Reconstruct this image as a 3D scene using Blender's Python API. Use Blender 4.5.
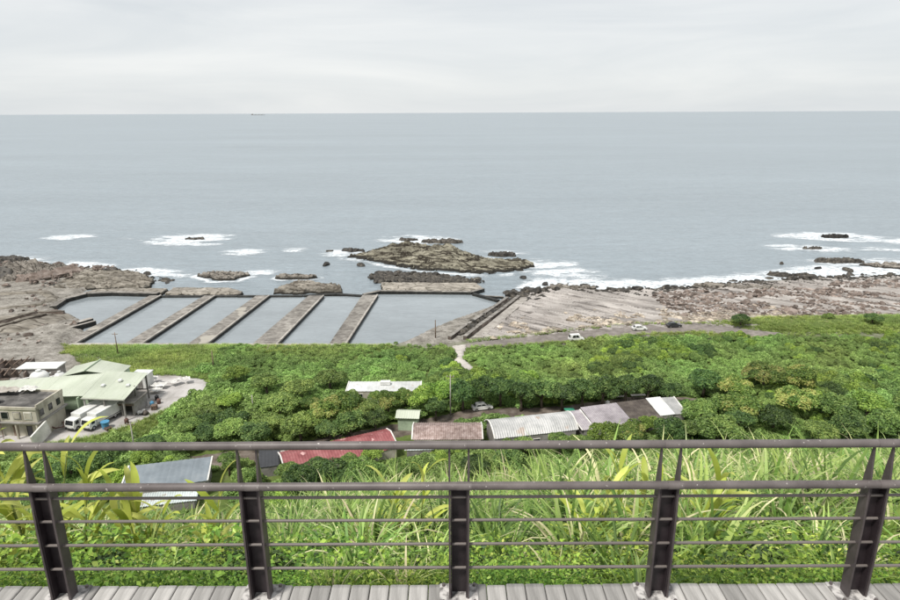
import bpy, math, random
import numpy as np
from mathutils import Vector, Matrix
random.seed(7); RNG = np.random.default_rng(11)
for o in list(bpy.data.objects): bpy.data.objects.remove(o)
S = bpy.context.scene; COL = S.collection
R = math.radians

# ------------------------------------------------------------------ camera
cam_d = bpy.data.cameras.new('camera'); cam = bpy.data.objects.new('camera', cam_d); COL.objects.link(cam)
cam_d.sensor_width = 36.0; cam_d.lens = 36.0 * 630 / 900; cam_d.clip_start = 0.05; cam_d.clip_end = 120000
cam.location = (0, 0, 65)
PITCH = math.atan(188 / 630)
cam.rotation_euler = (Matrix.Rotation(math.pi / 2 - PITCH, 3, 'X') @ Matrix.Rotation(R(-0.25), 3, 'Z')).to_euler()
S.camera = cam
S.render.resolution_x, S.render.resolution_y = 1024, 683

# ------------------------------------------------------------------ sky, sun, exposure
SUN_EL, SUN_AZ = R(58), R(-140)      # azimuth clockwise from +Y; the sun is behind the viewer's left shoulder
W = bpy.data.worlds.new('World'); S.world = W; W.use_nodes = True
nt = W.node_tree; nt.nodes.clear()
def wn(t, **k):
    n = nt.nodes.new(t)
    for a, b in k.items(): setattr(n, a, b)
    return n
sky = wn('ShaderNodeTexSky', sky_type='NISHITA', sun_disc=False, sun_elevation=SUN_EL, sun_rotation=SUN_AZ)
tc = wn('ShaderNodeTexCoord'); mp = wn('ShaderNodeMapping'); mp.inputs['Scale'].default_value = (1.2, 1.2, 9)
n1 = wn('ShaderNodeTexNoise'); n1.inputs['Scale'].default_value = 1.6; n1.inputs['Detail'].default_value = 6; n1.inputs['Roughness'].default_value = .55
n1.inputs['Distortion'].default_value = .6
cr = wn('ShaderNodeValToRGB'); cr.color_ramp.elements[0].position = .3; cr.color_ramp.elements[1].position = .72
cr.color_ramp.elements[0].color = (3.55, 3.72, 3.84, 1); cr.color_ramp.elements[1].color = (4.42, 4.48, 4.46, 1)
mx = wn('ShaderNodeMix', data_type='RGBA'); mx.inputs[0].default_value = .95
bg = wn('ShaderNodeBackground'); bg.inputs[1].default_value = .1
wo = wn('ShaderNodeOutputWorld')
L = nt.links.new
L(tc.outputs['Generated'], mp.inputs[0]); L(mp.outputs[0], n1.inputs['Vector']); L(n1.outputs[0], cr.inputs[0])
L(sky.outputs[0], mx.inputs['A']); L(cr.outputs[0], mx.inputs['B']); L(mx.outputs['Result'], bg.inputs[0]); L(bg.outputs[0], wo.inputs[0])
sd_ = bpy.data.lights.new('sun', 'SUN'); sun = bpy.data.objects.new('sun', sd_); COL.objects.link(sun)
sd_.energy = 2.2; sd_.angle = R(10); sd_.color = (1, .96, .9)
sv = Vector((math.sin(SUN_AZ) * math.cos(SUN_EL), math.cos(SUN_AZ) * math.cos(SUN_EL), math.sin(SUN_EL)))
sun.rotation_euler = (-sv).to_track_quat('-Z', 'Y').to_euler(); sun.location = (0, -20, 120)
S.view_settings.view_transform = 'Standard'; S.view_settings.look = 'None'; S.view_settings.gamma = 1
S.view_settings.exposure = 1.0; S.view_settings.use_curve_mapping = False

# ------------------------------------------------------------------ helpers
def thing(name, label, cat, loc=(0, 0, 0), rz=0, group=None):
    o = bpy.data.objects.new(name, None); COL.objects.link(o); o.empty_display_size = .3
    o.location = loc; o.rotation_euler = (0, 0, rz)
    return tag(o, label, cat, group)
def tag(o, label=None, cat=None, group=None, kind=None):
    if label: o['label'] = label
    if cat: o['category'] = cat
    if group: o['group'] = group
    if kind: o['kind'] = kind
    return o
def link(name, me, parent=None, loc=None, rz=None):
    o = bpy.data.objects.new(name, me); COL.objects.link(o)
    if parent: o.parent = parent
    if loc is not None: o.location = loc
    if rz is not None: o.rotation_euler = (0, 0, rz)
    return o
def mesh(name, v, f, m, smooth=False, tint=None):
    me = bpy.data.meshes.new(name)
    if isinstance(v, np.ndarray): v = v.tolist()
    if isinstance(f, np.ndarray): f = f.tolist()
    me.from_pydata(v, [], f); me.materials.append(m)
    if smooth: me.polygons.foreach_set('use_smooth', [True] * len(me.polygons))
    if tint is not None:
        a = me.attributes.new('tint', 'FLOAT', 'POINT'); a.data.foreach_set('value', np.asarray(tint, dtype=np.float32))
    return me
def obj(name, v, f, m, parent=None, smooth=False, tint=None, loc=None, rz=None):
    return link(name, mesh(name, v, f, m, smooth, tint), parent, loc, rz)

class MB:
    """collects boxes, prisms and tubes into one mesh"""
    def __init__(s): s.v = []; s.f = []
    def add(s, v, f):
        b = len(s.v); s.v += [tuple(p) for p in v]; s.f += [tuple(i + b for i in q) for q in f]; return s
    def box(s, c, d, rz=0, rx=0, ry=0, bev=0):
        M = Matrix.Rotation(rz, 3, 'Z') @ Matrix.Rotation(ry, 3, 'Y') @ Matrix.Rotation(rx, 3, 'X')
        h = [q / 2 for q in d]; c = Vector(c)
        if not bev:
            p = [c + M @ Vector((x * h[0], y * h[1], z * h[2])) for x in (-1, 1) for y in (-1, 1) for z in (-1, 1)]
            return s.add(p, [(0, 1, 3, 2), (4, 6, 7, 5), (0, 4, 5, 1), (2, 3, 7, 6), (0, 2, 6, 4), (1, 5, 7, 3)])
        b = min(bev, min(h) * .9)                      # chamfered upper rim and vertical edges
        def ring(i, z):
            X, Y = h[0] - i, h[1] - i; k = b if i == 0 else 0
            q = [(X - k, -Y), (X, -Y + k), (X, Y - k), (X - k, Y), (-X + k, Y), (-X, Y - k), (-X, -Y + k), (-X + k, -Y)] if k else \
                [(X - b, -Y), (X, -Y + b), (X, Y - b), (X - b, Y), (-X + b, Y), (-X, Y - b), (-X, -Y + b), (-X + b, -Y)]
            return [c + M @ Vector((a, e, z)) for a, e in q]
        rs = ring(0, -h[2]) + ring(0, h[2] - b) + ring(b, h[2])
        f = [tuple(range(7, -1, -1)), tuple(range(16, 24))]
        for r in (0, 8):
            for i in range(8): f.append((r + i, r + (i + 1) % 8, r + 8 + (i + 1) % 8, r + 8 + i))
        return s.add(rs, f)
    def prism(s, poly, z0, z1):
        n = len(poly)
        a = sum(poly[i][0] * poly[(i + 1) % n][1] - poly[(i + 1) % n][0] * poly[i][1] for i in range(n))
        if a < 0: poly = poly[::-1]
        v = [(x, y, z0) for x, y in poly] + [(x, y, z1) for x, y in poly]
        f = [tuple(range(n - 1, -1, -1)), tuple(range(n, 2 * n))] + [(i, (i + 1) % n, n + (i + 1) % n, n + i) for i in range(n)]
        return s.add(v, f)
    def slabq(s, q, t):
        """a quad of four 3-D corners given a thickness t downwards"""
        v = [tuple(p) for p in q] + [(p[0], p[1], p[2] - t) for p in q]
        return s.add(v, [(0, 1, 2, 3), (7, 6, 5, 4), (0, 4, 5, 1), (1, 5, 6, 2), (2, 6, 7, 3), (3, 7, 4, 0)])
    def tube(s, pts, rad, n=8, cap=True):
        pts = [Vector(p) for p in pts]; b = len(s.v)
        if not isinstance(rad, (list, tuple)): rad = [rad] * len(pts)
        for i, p in enumerate(pts):
            t = (pts[min(i + 1, len(pts) - 1)] - pts[max(i - 1, 0)]).normalized()
            u = t.cross(Vector((0, 0, 1)) if abs(t.z) < .9 else Vector((1, 0, 0))).normalized(); w = t.cross(u)
            for k in range(n):
                a = 2 * math.pi * k / n; s.v.append(tuple(p + (u * math.cos(a) + w * math.sin(a)) * rad[i]))
        for i in range(len(pts) - 1):
            for k in range(n):
                s.f.append((b + i * n + k, b + i * n + (k + 1) % n, b + (i + 1) * n + (k + 1) % n, b + (i + 1) * n + k))
        if cap:
            s.f.append(tuple(b + k for k in range(n - 1, -1, -1))); e = b + (len(pts) - 1) * n; s.f.append(tuple(e + k for k in range(n)))
        return s
    def build(s, name, m, parent=None, smooth=False, loc=None, rz=None):
        return obj(name, s.v, s.f, m, parent, smooth, None, loc, rz)

# ---- numpy noise
def _hash(ix, iy, seed):
    h = (ix.astype(np.int64) * 374761393 + iy.astype(np.int64) * 668265263 + seed * 1442695041) & 0x7fffffff
    h = ((h ^ (h >> 13)) * 1274126177) & 0x7fffffff
    h = h ^ (h >> 16)
    return (h & 0xffff) / 65535.0
def vnoise(x, y, seed=0):
    x = np.asarray(x, float); y = np.asarray(y, float)
    ix = np.floor(x); iy = np.floor(y); fx = x - ix; fy = y - iy
    fx = fx * fx * (3 - 2 * fx); fy = fy * fy * (3 - 2 * fy)
    a = _hash(ix, iy, seed); b = _hash(ix + 1, iy, seed); c = _hash(ix, iy + 1, seed); d = _hash(ix + 1, iy + 1, seed)
    return (a * (1 - fx) + b * fx) * (1 - fy) + (c * (1 - fx) + d * fx) * fy
def fbm(x, y, seed=0, o=4):
    s = 0; a = .5; t = 0
    for i in range(o):
        s = s + a * vnoise(x * 2 ** i, y * 2 ** i, seed + i * 17); t += a; a *= .5
    return s / t
def sstep(a, b, x):
    t = np.clip((np.asarray(x, float) - a) / (b - a), 0, 1); return t * t * (3 - 2 * t)
def sdist(poly, X, Y):
    """signed distance to a polygon, positive inside"""
    X = np.asarray(X, float); Y = np.asarray(Y, float)
    d = np.full(X.shape, 1e9); ins = np.zeros(X.shape, bool); n = len(poly)
    for i in range(n):
        x0, y0 = poly[i]; x1, y1 = poly[(i + 1) % n]; ex, ey = x1 - x0, y1 - y0
        t = np.clip(((X - x0) * ex + (Y - y0) * ey) / (ex * ex + ey * ey + 1e-9), 0, 1)
        d = np.minimum(d, np.hypot(X - x0 - t * ex, Y - y0 - t * ey))
        if y1 != y0:
            c = ((y0 > Y) != (y1 > Y)) & (X < (x1 - x0) * (Y - y0) / (y1 - y0) + x0); ins ^= c
    return np.where(ins, d, -d)
def pdist(line, X, Y):
    d = np.full(np.shape(X), 1e9)
    for (x0, y0), (x1, y1) in zip(line[:-1], line[1:]):
        ex, ey = x1 - x0, y1 - y0; t = np.clip(((X - x0) * ex + (Y - y0) * ey) / (ex * ex + ey * ey + 1e-9), 0, 1)
        d = np.minimum(d, np.hypot(X - x0 - t * ex, Y - y0 - t * ey))
    return d
def grid_faces(ny, nx, keep=None):
    i = np.arange(ny * nx).reshape(ny, nx)
    f = np.stack([i[:-1, :-1], i[:-1, 1:], i[1:, 1:], i[1:, :-1]], -1)
    return f.reshape(-1, 4) if keep is None else f[keep]
def compact(v, f):
    u, inv = np.unique(f.ravel(), return_inverse=True); return v[u], inv.reshape(f.shape), u

# ------------------------------------------------------------------ lie of the land (metres; sea level is 0)
SHORE_R = ([-20, 8, 20, 30, 43, 57, 80, 105, 140, 183, 420], [215, 214, 221, 229, 236, 231, 231, 238, 245, 249, 275])
SHORE_L = ([-420, -206, -181, -162, -135, -120, -112, -100], [300, 276, 271, 265, 258, 247, 245, 244])
def base(x, y):
    x = np.asarray(x, float); y = np.asarray(y, float)
    t = sstep(-.36, -.16, x / (np.abs(y) + 3)); a = .79 * (1 - t) + .665 * t
    z10 = 61.6 - .7 * 6.5
    z50 = z10 - a * 40
    zh = np.where(y < 3.5, 61.6, np.where(y < 10, 61.6 - .7 * (y - 3.5), np.where(y < 50, z10 - a * (y - 10), 0)))
    k = np.clip((y - 50) / 36, 0, 1)
    zh = np.where(y >= 50, z50 + (5 - z50) * (k * (1.35 - .35 * k * k) if False else np.sin(k * math.pi / 2) ** 1.08), zh)
    hump = (.3 + .38 * sstep(-.02, .3, x / (np.abs(y) + 1))) * sstep(-.25, -.05, x / (np.abs(y) + 1)) * sstep(5, 9, y) * (1 - sstep(16, 34, y)); zh = zh + hump
    zh = np.where((y > 5) & (y < 86), zh + (fbm(x / 7, y / 7, 3) - .5) * np.clip((y - 5) / 20, 0, 1) * 2.2 * (1 - k), zh)
    zl = np.interp(y, [86, 126, 165, 168.5, 172, 260], [5, 5, 2.2, 1.6, -2, -3])
    sr = np.interp(x, *SHORE_R); zr = np.where(y < 178, np.interp(y, [86, 126, 162, 178], [5, 5, 3, 2.9]),
        np.where(y < sr, .1 + 2.8 * (sr - y) / np.maximum(sr - 178, 1), np.maximum(.1 - (y - sr) * .12, -3)))
    slf = np.interp(x, *SHORE_L); zf = np.where(y < slf, np.interp(y, [86, 126, 150, 170, 200, 245], [5, 5, 3.6, 2.2, 1.5, 1.1]), np.maximum(1.1 - (y - slf) * .5, -3))
    xr = np.interp(y, [120, 160, 167, 192, 216, 230], [-60, -24, -14, 1, 19, 24]); mr = sstep(-1.5, 1.5, x - xr)
    xl = np.interp(y, [165, 172, 188, 193, 208, 224, 232, 260], [-108, -110, -115, -118, -136, -139, -139, -139]); ml = sstep(-1.5, 1.5, xl - x)
    zc = zl * (1 - mr) + zr * mr; zc = zc * (1 - ml) + zf * ml
    return np.where(y < 86, zh, zc)
def bz(x, y): return float(base(np.array([x]), np.array([y]))[0])

# ------------------------------------------------------------------ materials
def newmat(name):
    m = bpy.data.materials.new(name); m.use_nodes = True; t = m.node_tree
    return m, t, t.nodes['Principled BSDF'], t.nodes['Material Output']
def N(t, ty, **k):
    n = t.nodes.new(ty)
    for a, b in k.items():
        if a in n.inputs.keys(): n.inputs[a].default_value = b
        else: setattr(n, a, b)
    return n
def ramp(t, fac, cols, pos=None):
    r = t.nodes.new('ShaderNodeValToRGB'); e = r.color_ramp.elements
    pos = pos or [i / (len(cols) - 1) for i in range(len(cols))]
    while len(e) < len(cols): e.new(.5)
    for i, (c, p) in enumerate(zip(cols, pos)): e[i].position = p; e[i].color = (*c, 1)
    t.links.new(fac, r.inputs[0]); return r.outputs[0]
def mixc(t, fac, a, b, mode='MIX'):
    m = t.nodes.new('ShaderNodeMix'); m.data_type = 'RGBA'; m.blend_type = mode
    for s, v in ((m.inputs[0], fac), (m.inputs['A'], a), (m.inputs['B'], b)):
        if isinstance(v, bpy.types.NodeSocket): t.links.new(v, s)
        elif isinstance(v, (int, float)): s.default_value = v
        else: s.default_value = (*v, 1)
    return m.outputs['Result']
def noise_mat(name, cols, scale=1.0, rough=.85, spec=.3, bump=.3, bscale=None, pos=None, coord='Position', stretch=(1, 1, 1), detail=8, metal=0, streak=None, dist=.02, rot=0, spots=None, wet=None, crack=None):
    """colour and fine relief from world- or object-space noise"""
    m, t, p, o = newmat(name)
    if coord == 'Position': c = N(t, 'ShaderNodeNewGeometry').outputs['Position']
    else: c = N(t, 'ShaderNodeTexCoord').outputs['Object']
    mp = N(t, 'ShaderNodeMapping', vector_type='TEXTURE'); mp.inputs['Scale'].default_value = [1 / q for q in stretch]; mp.inputs['Rotation'].default_value = (0, 0, rot); t.links.new(c, mp.inputs[0])
    n = N(t, 'ShaderNodeTexNoise', Scale=scale, Detail=detail, Roughness=.62); t.links.new(mp.outputs[0], n.inputs['Vector'])
    col = ramp(t, n.outputs[0], cols, pos or [.3 + .4 * i / max(1, len(cols) - 1) for i in range(len(cols))])
    n2 = N(t, 'ShaderNodeTexNoise', Scale=scale * .13, Detail=4); t.links.new(c, n2.inputs['Vector'])
    v = ramp(t, n2.outputs[0], [(.78, .78, .78), (1.12, 1.12, 1.12)], [.35, .65]); col = mixc(t, 1.0, col, v, 'MULTIPLY')
    if streak:
        mp2 = N(t, 'ShaderNodeMapping', vector_type='TEXTURE'); mp2.inputs['Scale'].default_value = [1 / q for q in streak[1]]; mp2.inputs['Rotation'].default_value = (0, 0, rot); t.links.new(c, mp2.inputs[0])
        n3 = N(t, 'ShaderNodeTexNoise', Scale=1, Detail=6, Roughness=.6); t.links.new(mp2.outputs[0], n3.inputs['Vector'])
        f = ramp(t, n3.outputs[0], [(0, 0, 0), (1, 1, 1)], [.52, .66]); col = mixc(t, f, col, streak[0])
    if crack:                                              # dark joints between the blocks
        mpc = N(t, 'ShaderNodeMapping', vector_type='TEXTURE'); mpc.inputs['Scale'].default_value = [1 / q for q in crack[1]]; mpc.inputs['Rotation'].default_value = (0, 0, rot); t.links.new(c, mpc.inputs[0])
        nd = N(t, 'ShaderNodeTexNoise', Scale=.7, Detail=4); t.links.new(mpc.outputs[0], nd.inputs['Vector'])
        vd = N(t, 'ShaderNodeVectorMath', operation='ADD'); t.links.new(mpc.outputs[0], vd.inputs[0]); t.links.new(nd.outputs['Color'], vd.inputs[1])
        vo = N(t, 'ShaderNodeTexVoronoi', feature='DISTANCE_TO_EDGE', Scale=1.0); t.links.new(vd.outputs[0], vo.inputs['Vector'])
        f = ramp(t, vo.outputs['Distance'], [(1, 1, 1), (0, 0, 0)], [.015, crack[2]]); col = mixc(t, f, col, crack[0])
    if wet:                                                # tide-wetted, weed-dark foot of the rock
        sx = N(t, 'ShaderNodeSeparateXYZ'); t.links.new(c, sx.inputs[0]); nw = N(t, 'ShaderNodeTexNoise', Scale=.5, Detail=5); t.links.new(c, nw.inputs['Vector'])
        ma = N(t, 'ShaderNodeMath', operation='MULTIPLY_ADD'); ma.inputs[1].default_value = -1.4; t.links.new(nw.outputs[0], ma.inputs[0]); t.links.new(sx.outputs[2], ma.inputs[2])
        f = ramp(t, ma.outputs[0], [(1, 1, 1), (0, 0, 0)], [max(0, wet - .35), wet]); col = mixc(t, f, col, (.03, .027, .022))
    if spots:
        n4 = N(t, 'ShaderNodeTexNoise', Scale=spots[1], Detail=3); t.links.new(c, n4.inputs['Vector'])
        f = ramp(t, n4.outputs[0], [(0, 0, 0), (1, 1, 1)], [spots[2], spots[2] + .04]); col = mixc(t, f, col, spots[0])
    t.links.new(col, p.inputs['Base Color']); p.inputs['Roughness'].default_value = rough; p.inputs['Specular IOR Level'].default_value = spec; p.inputs['Metallic'].default_value = metal
    if bump:
        nb = N(t, 'ShaderNodeTexNoise', Scale=bscale or scale * 3, Detail=8, Roughness=.65); t.links.new(mp.outputs[0], nb.inputs['Vector'])
        b = N(t, 'ShaderNodeBump', Strength=bump, Distance=dist); t.links.new(nb.outputs[0], b.inputs['Height']); t.links.new(b.outputs[0], p.inputs['Normal'])
    return m
def leaf_mat(name, dark, mid, light, tip=None, trans=.3, hue=.035, wscale=.05):
    """leaf colours: each leaf by its own tint, each plant by its place and a random shift"""
    m, t, p, o = newmat(name)
    at = N(t, 'ShaderNodeAttribute', attribute_name='tint'); oi = N(t, 'ShaderNodeObjectInfo')
    col = ramp(t, at.outputs['Fac'], [dark, mid, light] + ([tip] if tip else []), [0, .45, .8] + ([1.0] if tip else []))
    wn_ = N(t, 'ShaderNodeTexNoise', Scale=wscale, Detail=4); t.links.new(oi.outputs['Location'], wn_.inputs['Vector'])
    hs = N(t, 'ShaderNodeHueSaturation')
    mr = N(t, 'ShaderNodeMapRange'); mr.inputs[1].default_value = .3; mr.inputs[2].default_value = .7; mr.inputs[3].default_value = .5 - hue / 2; mr.inputs[4].default_value = .5 + hue / 2
    t.links.new(wn_.outputs[0], mr.inputs[0]); t.links.new(mr.outputs[0], hs.inputs['Hue'])
    mv = N(t, 'ShaderNodeMapRange'); mv.inputs[3].default_value = .72; mv.inputs[4].default_value = 1.25
    t.links.new(oi.outputs['Random'], mv.inputs[0])
    wv = N(t, 'ShaderNodeTexNoise', Scale=wscale * 2.1, Detail=3); t.links.new(oi.outputs['Location'], wv.inputs['Vector'])
    mw = N(t, 'ShaderNodeMapRange'); mw.inputs[1].default_value = .32; mw.inputs[2].default_value = .68; mw.inputs[3].default_value = .74; mw.inputs[4].default_value = 1.28; t.links.new(wv.outputs[0], mw.inputs[0])
    mm = N(t, 'ShaderNodeMath', operation='MULTIPLY'); t.links.new(mv.outputs[0], mm.inputs[0]); t.links.new(mw.outputs[0], mm.inputs[1]); t.links.new(mm.outputs[0], hs.inputs['Value']); t.links.new(col, hs.inputs['Color'])
    t.links.new(hs.outputs[0], p.inputs['Base Color']); p.inputs['Roughness'].default_value = .5; p.inputs['Specular IOR Level'].default_value = .35
    tr = N(t, 'ShaderNodeBsdfTranslucent'); t.links.new(hs.outputs[0], tr.inputs[0])
    ms = N(t, 'ShaderNodeMixShader'); ms.inputs[0].default_value = trans
    t.links.new(p.outputs[0], ms.inputs[1]); t.links.new(tr.outputs[0], ms.inputs[2]); t.links.new(ms.outputs[0], o.inputs[0])
    return m
def plain(name, c, rough=.6, spec=.4, metal=0, var=.12, scale=3, bump=.1):
    d = tuple(max(0, q * (1 - var)) for q in c); e = tuple(min(1, q * (1 + var)) for q in c)
    return noise_mat(name, [d, c, e], scale, rough, spec, bump, metal=metal, coord='Object', dist=.01)

def water_mat(name, col, rough, specl, waves, far=None, patch=.0, pscale=(.0011, .0045, 1)):
    m, t, p, o = newmat(name)
    g = N(t, 'ShaderNodeNewGeometry'); hs = []
    for (sc, st, wt) in waves:
        mp = N(t, 'ShaderNodeMapping'); mp.inputs['Scale'].default_value = st; mp.inputs['Rotation'].default_value = (0, 0, R(8)); t.links.new(g.outputs['Position'], mp.inputs[0])
        n = N(t, 'ShaderNodeTexNoise', Scale=sc, Detail=5, Roughness=.6); t.links.new(mp.outputs[0], n.inputs['Vector'])
        mu = N(t, 'ShaderNodeMath', operation='MULTIPLY'); mu.inputs[1].default_value = wt; t.links.new(n.outputs[0], mu.inputs[0]); hs.append(mu.outputs[0])
    h = hs[0]
    for q in hs[1:]:
        ad = N(t, 'ShaderNodeMath', operation='ADD'); t.links.new(h, ad.inputs[0]); t.links.new(q, ad.inputs[1]); h = ad.outputs[0]
    b = N(t, 'ShaderNodeBump', Strength=1.0, Distance=1.0); t.links.new(h, b.inputs['Height']); t.links.new(b.outputs[0], p.inputs['Normal'])
    # broad patches of clearer and milkier water
    mp = N(t, 'ShaderNodeMapping'); mp.inputs['Scale'].default_value = pscale; t.links.new(g.outputs['Position'], mp.inputs[0])
    n = N(t, 'ShaderNodeTexNoise', Scale=1, Detail=6, Roughness=.6); t.links.new(mp.outputs[0], n.inputs['Vector'])
    lo = tuple(q * (1 - patch) for q in col); hi = tuple(q * (1 + patch) for q in col)
    c = ramp(t, n.outputs[0], [lo, hi], [.35, .65])
    for sx, sy, am in ((.5, 1.1, .10), (.16, .40, .085), (.05, .16, .04), (.011, .05, .03)):  # ripple light and dark painted into the water colour, on top of the bump
        mp = N(t, 'ShaderNodeMapping'); mp.inputs['Scale'].default_value = (sx, sy, 1); t.links.new(g.outputs['Position'], mp.inputs[0])
        n = N(t, 'ShaderNodeTexNoise', Scale=1, Detail=7, Roughness=.7); t.links.new(mp.outputs[0], n.inputs['Vector'])
        am = am * (1 if patch < .1 else .5)
        c = mixc(t, 1.0, c, ramp(t, n.outputs[0], [(1 - am,) * 3, (1 + am,) * 3], [.38, .62]), 'MULTIPLY')
    t.links.new(c, p.inputs['Base Color']); p.inputs['Roughness'].default_value = rough; p.inputs['IOR'].default_value = 1.33; p.inputs['Specular IOR Level'].default_value = specl
    return m
def foam_mat():
    m, t, p, o = newmat('sea_foam')
    g = N(t, 'ShaderNodeNewGeometry'); at = N(t, 'ShaderNodeAttribute', attribute_name='tint')
    mp = N(t, 'ShaderNodeMapping'); mp.inputs['Scale'].default_value = (.14, .26, 1); t.links.new(g.outputs['Position'], mp.inputs[0])
    n = N(t, 'ShaderNodeTexNoise', Scale=1, Detail=12, Roughness=.8, Distortion=1.0); t.links.new(mp.outputs[0], n.inputs['Vector'])
    ad = N(t, 'ShaderNodeMath', operation='ADD'); t.links.new(n.outputs[0], ad.inputs[0]); t.links.new(at.outputs['Fac'], ad.inputs[1])
    mr = N(t, 'ShaderNodeMapRange', interpolation_type='SMOOTHSTEP'); mr.inputs[1].default_value = .82; mr.inputs[2].default_value = 1.12; t.links.new(ad.outputs[0], mr.inputs[0])
    n2 = N(t, 'ShaderNodeTexNoise', Scale=.45, Detail=7, Roughness=.7); t.links.new(g.outputs['Position'], n2.inputs['Vector'])
    lace = N(t, 'ShaderNodeMapRange', interpolation_type='SMOOTHSTEP'); lace.inputs[1].default_value = .36; lace.inputs[2].default_value = .54; lace.inputs[3].default_value = .45; t.links.new(n2.outputs[0], lace.inputs[0])
    ml = N(t, 'ShaderNodeMath', operation='MULTIPLY'); t.links.new(mr.outputs[0], ml.inputs[0]); t.links.new(lace.outputs[0], ml.inputs[1])
    tb = N(t, 'ShaderNodeBsdfTransparent'); ms = N(t, 'ShaderNodeMixShader'); t.links.new(ml.outputs[0], ms.inputs[0])
    p.inputs['Base Color'].default_value = (.60, .64, .67, 1); p.inputs['Roughness'].default_value = .8
    t.links.new(tb.outputs[0], ms.inputs[1]); t.links.new(p.outputs[0], ms.inputs[2]); t.links.new(ms.outputs[0], o.inputs[0])
    return m
def ground_mat():
    m, t, p, o = newmat('ground')
    g = N(t, 'ShaderNodeNewGeometry'); at = N(t, 'ShaderNodeAttribute', attribute_name='tint')
    def nz(sc, d=8): 
        n = N(t, 'ShaderNodeTexNoise', Scale=sc, Detail=d, Roughness=.65); t.links.new(g.outputs['Position'], n.inputs['Vector']); return n.outputs[0]
    soil = ramp(t, nz(.5), [(.06, .09, .022), (.10, .14, .035), (.17, .16, .085)], [.3, .55, .75])
    rock = ramp(t, nz(.3), [(.10, .09, .078), (.235, .22, .195), (.36, .34, .31)], [.3, .5, .7])
    cracks = ramp(t, nz(1.7), [(.5, .48, .46), (1, 1, 1)], [.36, .5]); rock = mixc(t, 1.0, rock, cracks, 'MULTIPLY')
    col = mixc(t, at.outputs['Fac'], soil, rock)
    t.links.new(col, p.inputs['Base Color']); p.inputs['Roughness'].default_value = .9; p.inputs['Specular IOR Level'].default_value = .2
    b = N(t, 'ShaderNodeBump', Strength=.6, Distance=.15); t.links.new(nz(2.5), b.inputs['Height']); t.links.new(b.outputs[0], p.inputs['Normal'])
    return m

M = {}
M['sea'] = water_mat('sea', (.22, .258, .284), .3, .32, [(.9, (.5, 1, 1), .2), (.17, (.5, 1.2, 1), .8), (.035, (.35, 1.3, 1), 2.0)], patch=.07)
M['pool'] = water_mat('pool', (.225, .252, .268), .1, .45, [(1.2, (1, 1, 1), .02), (.3, (1, 1, 1), .04)], patch=.1, pscale=(.03, .045, 1))
M['foam'] = foam_mat(); M['ground'] = ground_mat()
M['beach'] = noise_mat('beach_rock', [(.19, .17, .155), (.32, .295, .275), (.42, .395, .37)], .5, .85, .25, .6, 1.6, stretch=(.22, 1.2, 1), rot=R(-42), streak=((.085, .075, .068), (.03, .40, 1)), dist=.3, wet=.12)
M['reef'] = noise_mat('reef_rock', [(.06, .052, .043), (.20, .18, .155), (.33, .30, .265)], .6, .8, .3, .8, 2, stretch=(.4, 1.4, 1), rot=R(-25), dist=.3, wet=.25, crack=((.03, .026, .02), (.12, .4, .4), .06))
M['darkreef'] = noise_mat('wet_reef', [(.008, .007, .006), (.028, .024, .019), (.085, .075, .06)], .7, .55, .4, .8, 2, dist=.2)
M['island'] = noise_mat('outcrop_rock', [(.035, .03, .022), (.20, .185, .14), (.34, .32, .255)], .7, .85, .25, 1.0, 1.3, stretch=(.4, 1.5, 1), rot=R(-20), streak=((.035, .028, .02), (.12, .7, .5)), dist=.6, pos=[.34, .46, .66], wet=.5, crack=((.025, .02, .014), (.03, .42, .3), .10))
M['terrace'] = noise_mat('terrace_rock', [(.09, .078, .062), (.215, .195, .165), (.32, .295, .255)], .35, .85, .25, .5, 1.4, stretch=(.5, 1, 1), streak=((.10, .09, .07), (.06, .3, 1)), dist=.12, wet=.1, crack=((.07, .06, .048), (.10, .24, .2), .06))
M['concrete'] = noise_mat('weathered_concrete', [(.105, .095, .085), (.205, .19, .172), (.31, .295, .268)], .55, .85, .25, .4, 3, spots=((.33, .31, .27), .12, .62), dist=.05)
M['apron'] = noise_mat('apron_concrete', [(.14, .125, .105), (.28, .255, .22), (.40, .37, .32)], .45, .85, .25, .5, 2.5, dist=.08, wet=.1, crack=((.10, .09, .07), (.18, .3, .2), .05))
M['palecon'] = noise_mat('pale_concrete', [(.22, .20, .178), (.34, .315, .285), (.43, .41, .375)], .5, .85, .25, .3, 3, dist=.03)
M['yard'] = noise_mat('yard_concrete', [(.27, .255, .24), (.42, .40, .385), (.52, .50, .48)], .25, .85, .25, .3, 2, stretch=(1, .4, 1), streak=((.22, .20, .18), (.08, .3, 1)), dist=.03)
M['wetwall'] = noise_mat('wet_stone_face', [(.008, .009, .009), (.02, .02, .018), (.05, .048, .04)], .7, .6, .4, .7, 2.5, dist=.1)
M['road'] = noise_mat('road_asphalt', [(.13, .115, .105), (.19, .17, .155), (.24, .215, .2)], .6, .9, .2, .3, 6, dist=.02)
M['path'] = noise_mat('path_concrete', [(.33, .30, .27), (.43, .40, .37), (.5, .47, .43)], .8, .9, .2, .2, 6, dist=.02)
M['dirt'] = noise_mat('lane_dirt', [(.07, .055, .045), (.14, .115, .095), (.22, .19, .165)], .6, .9, .2, .4, 4, dist=.05)
M['bolda'] = noise_mat('tan_boulder', [(.22, .17, .13), (.43, .37, .30), (.60, .54, .45)], .35, .85, .25, .6, 3, dist=.1)
M['boldb'] = noise_mat('brown_boulder', [(.10, .075, .06), (.22, .175, .15), (.36, .31, .28)], .35, .85, .25, .6, 3, dist=.1)

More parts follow.
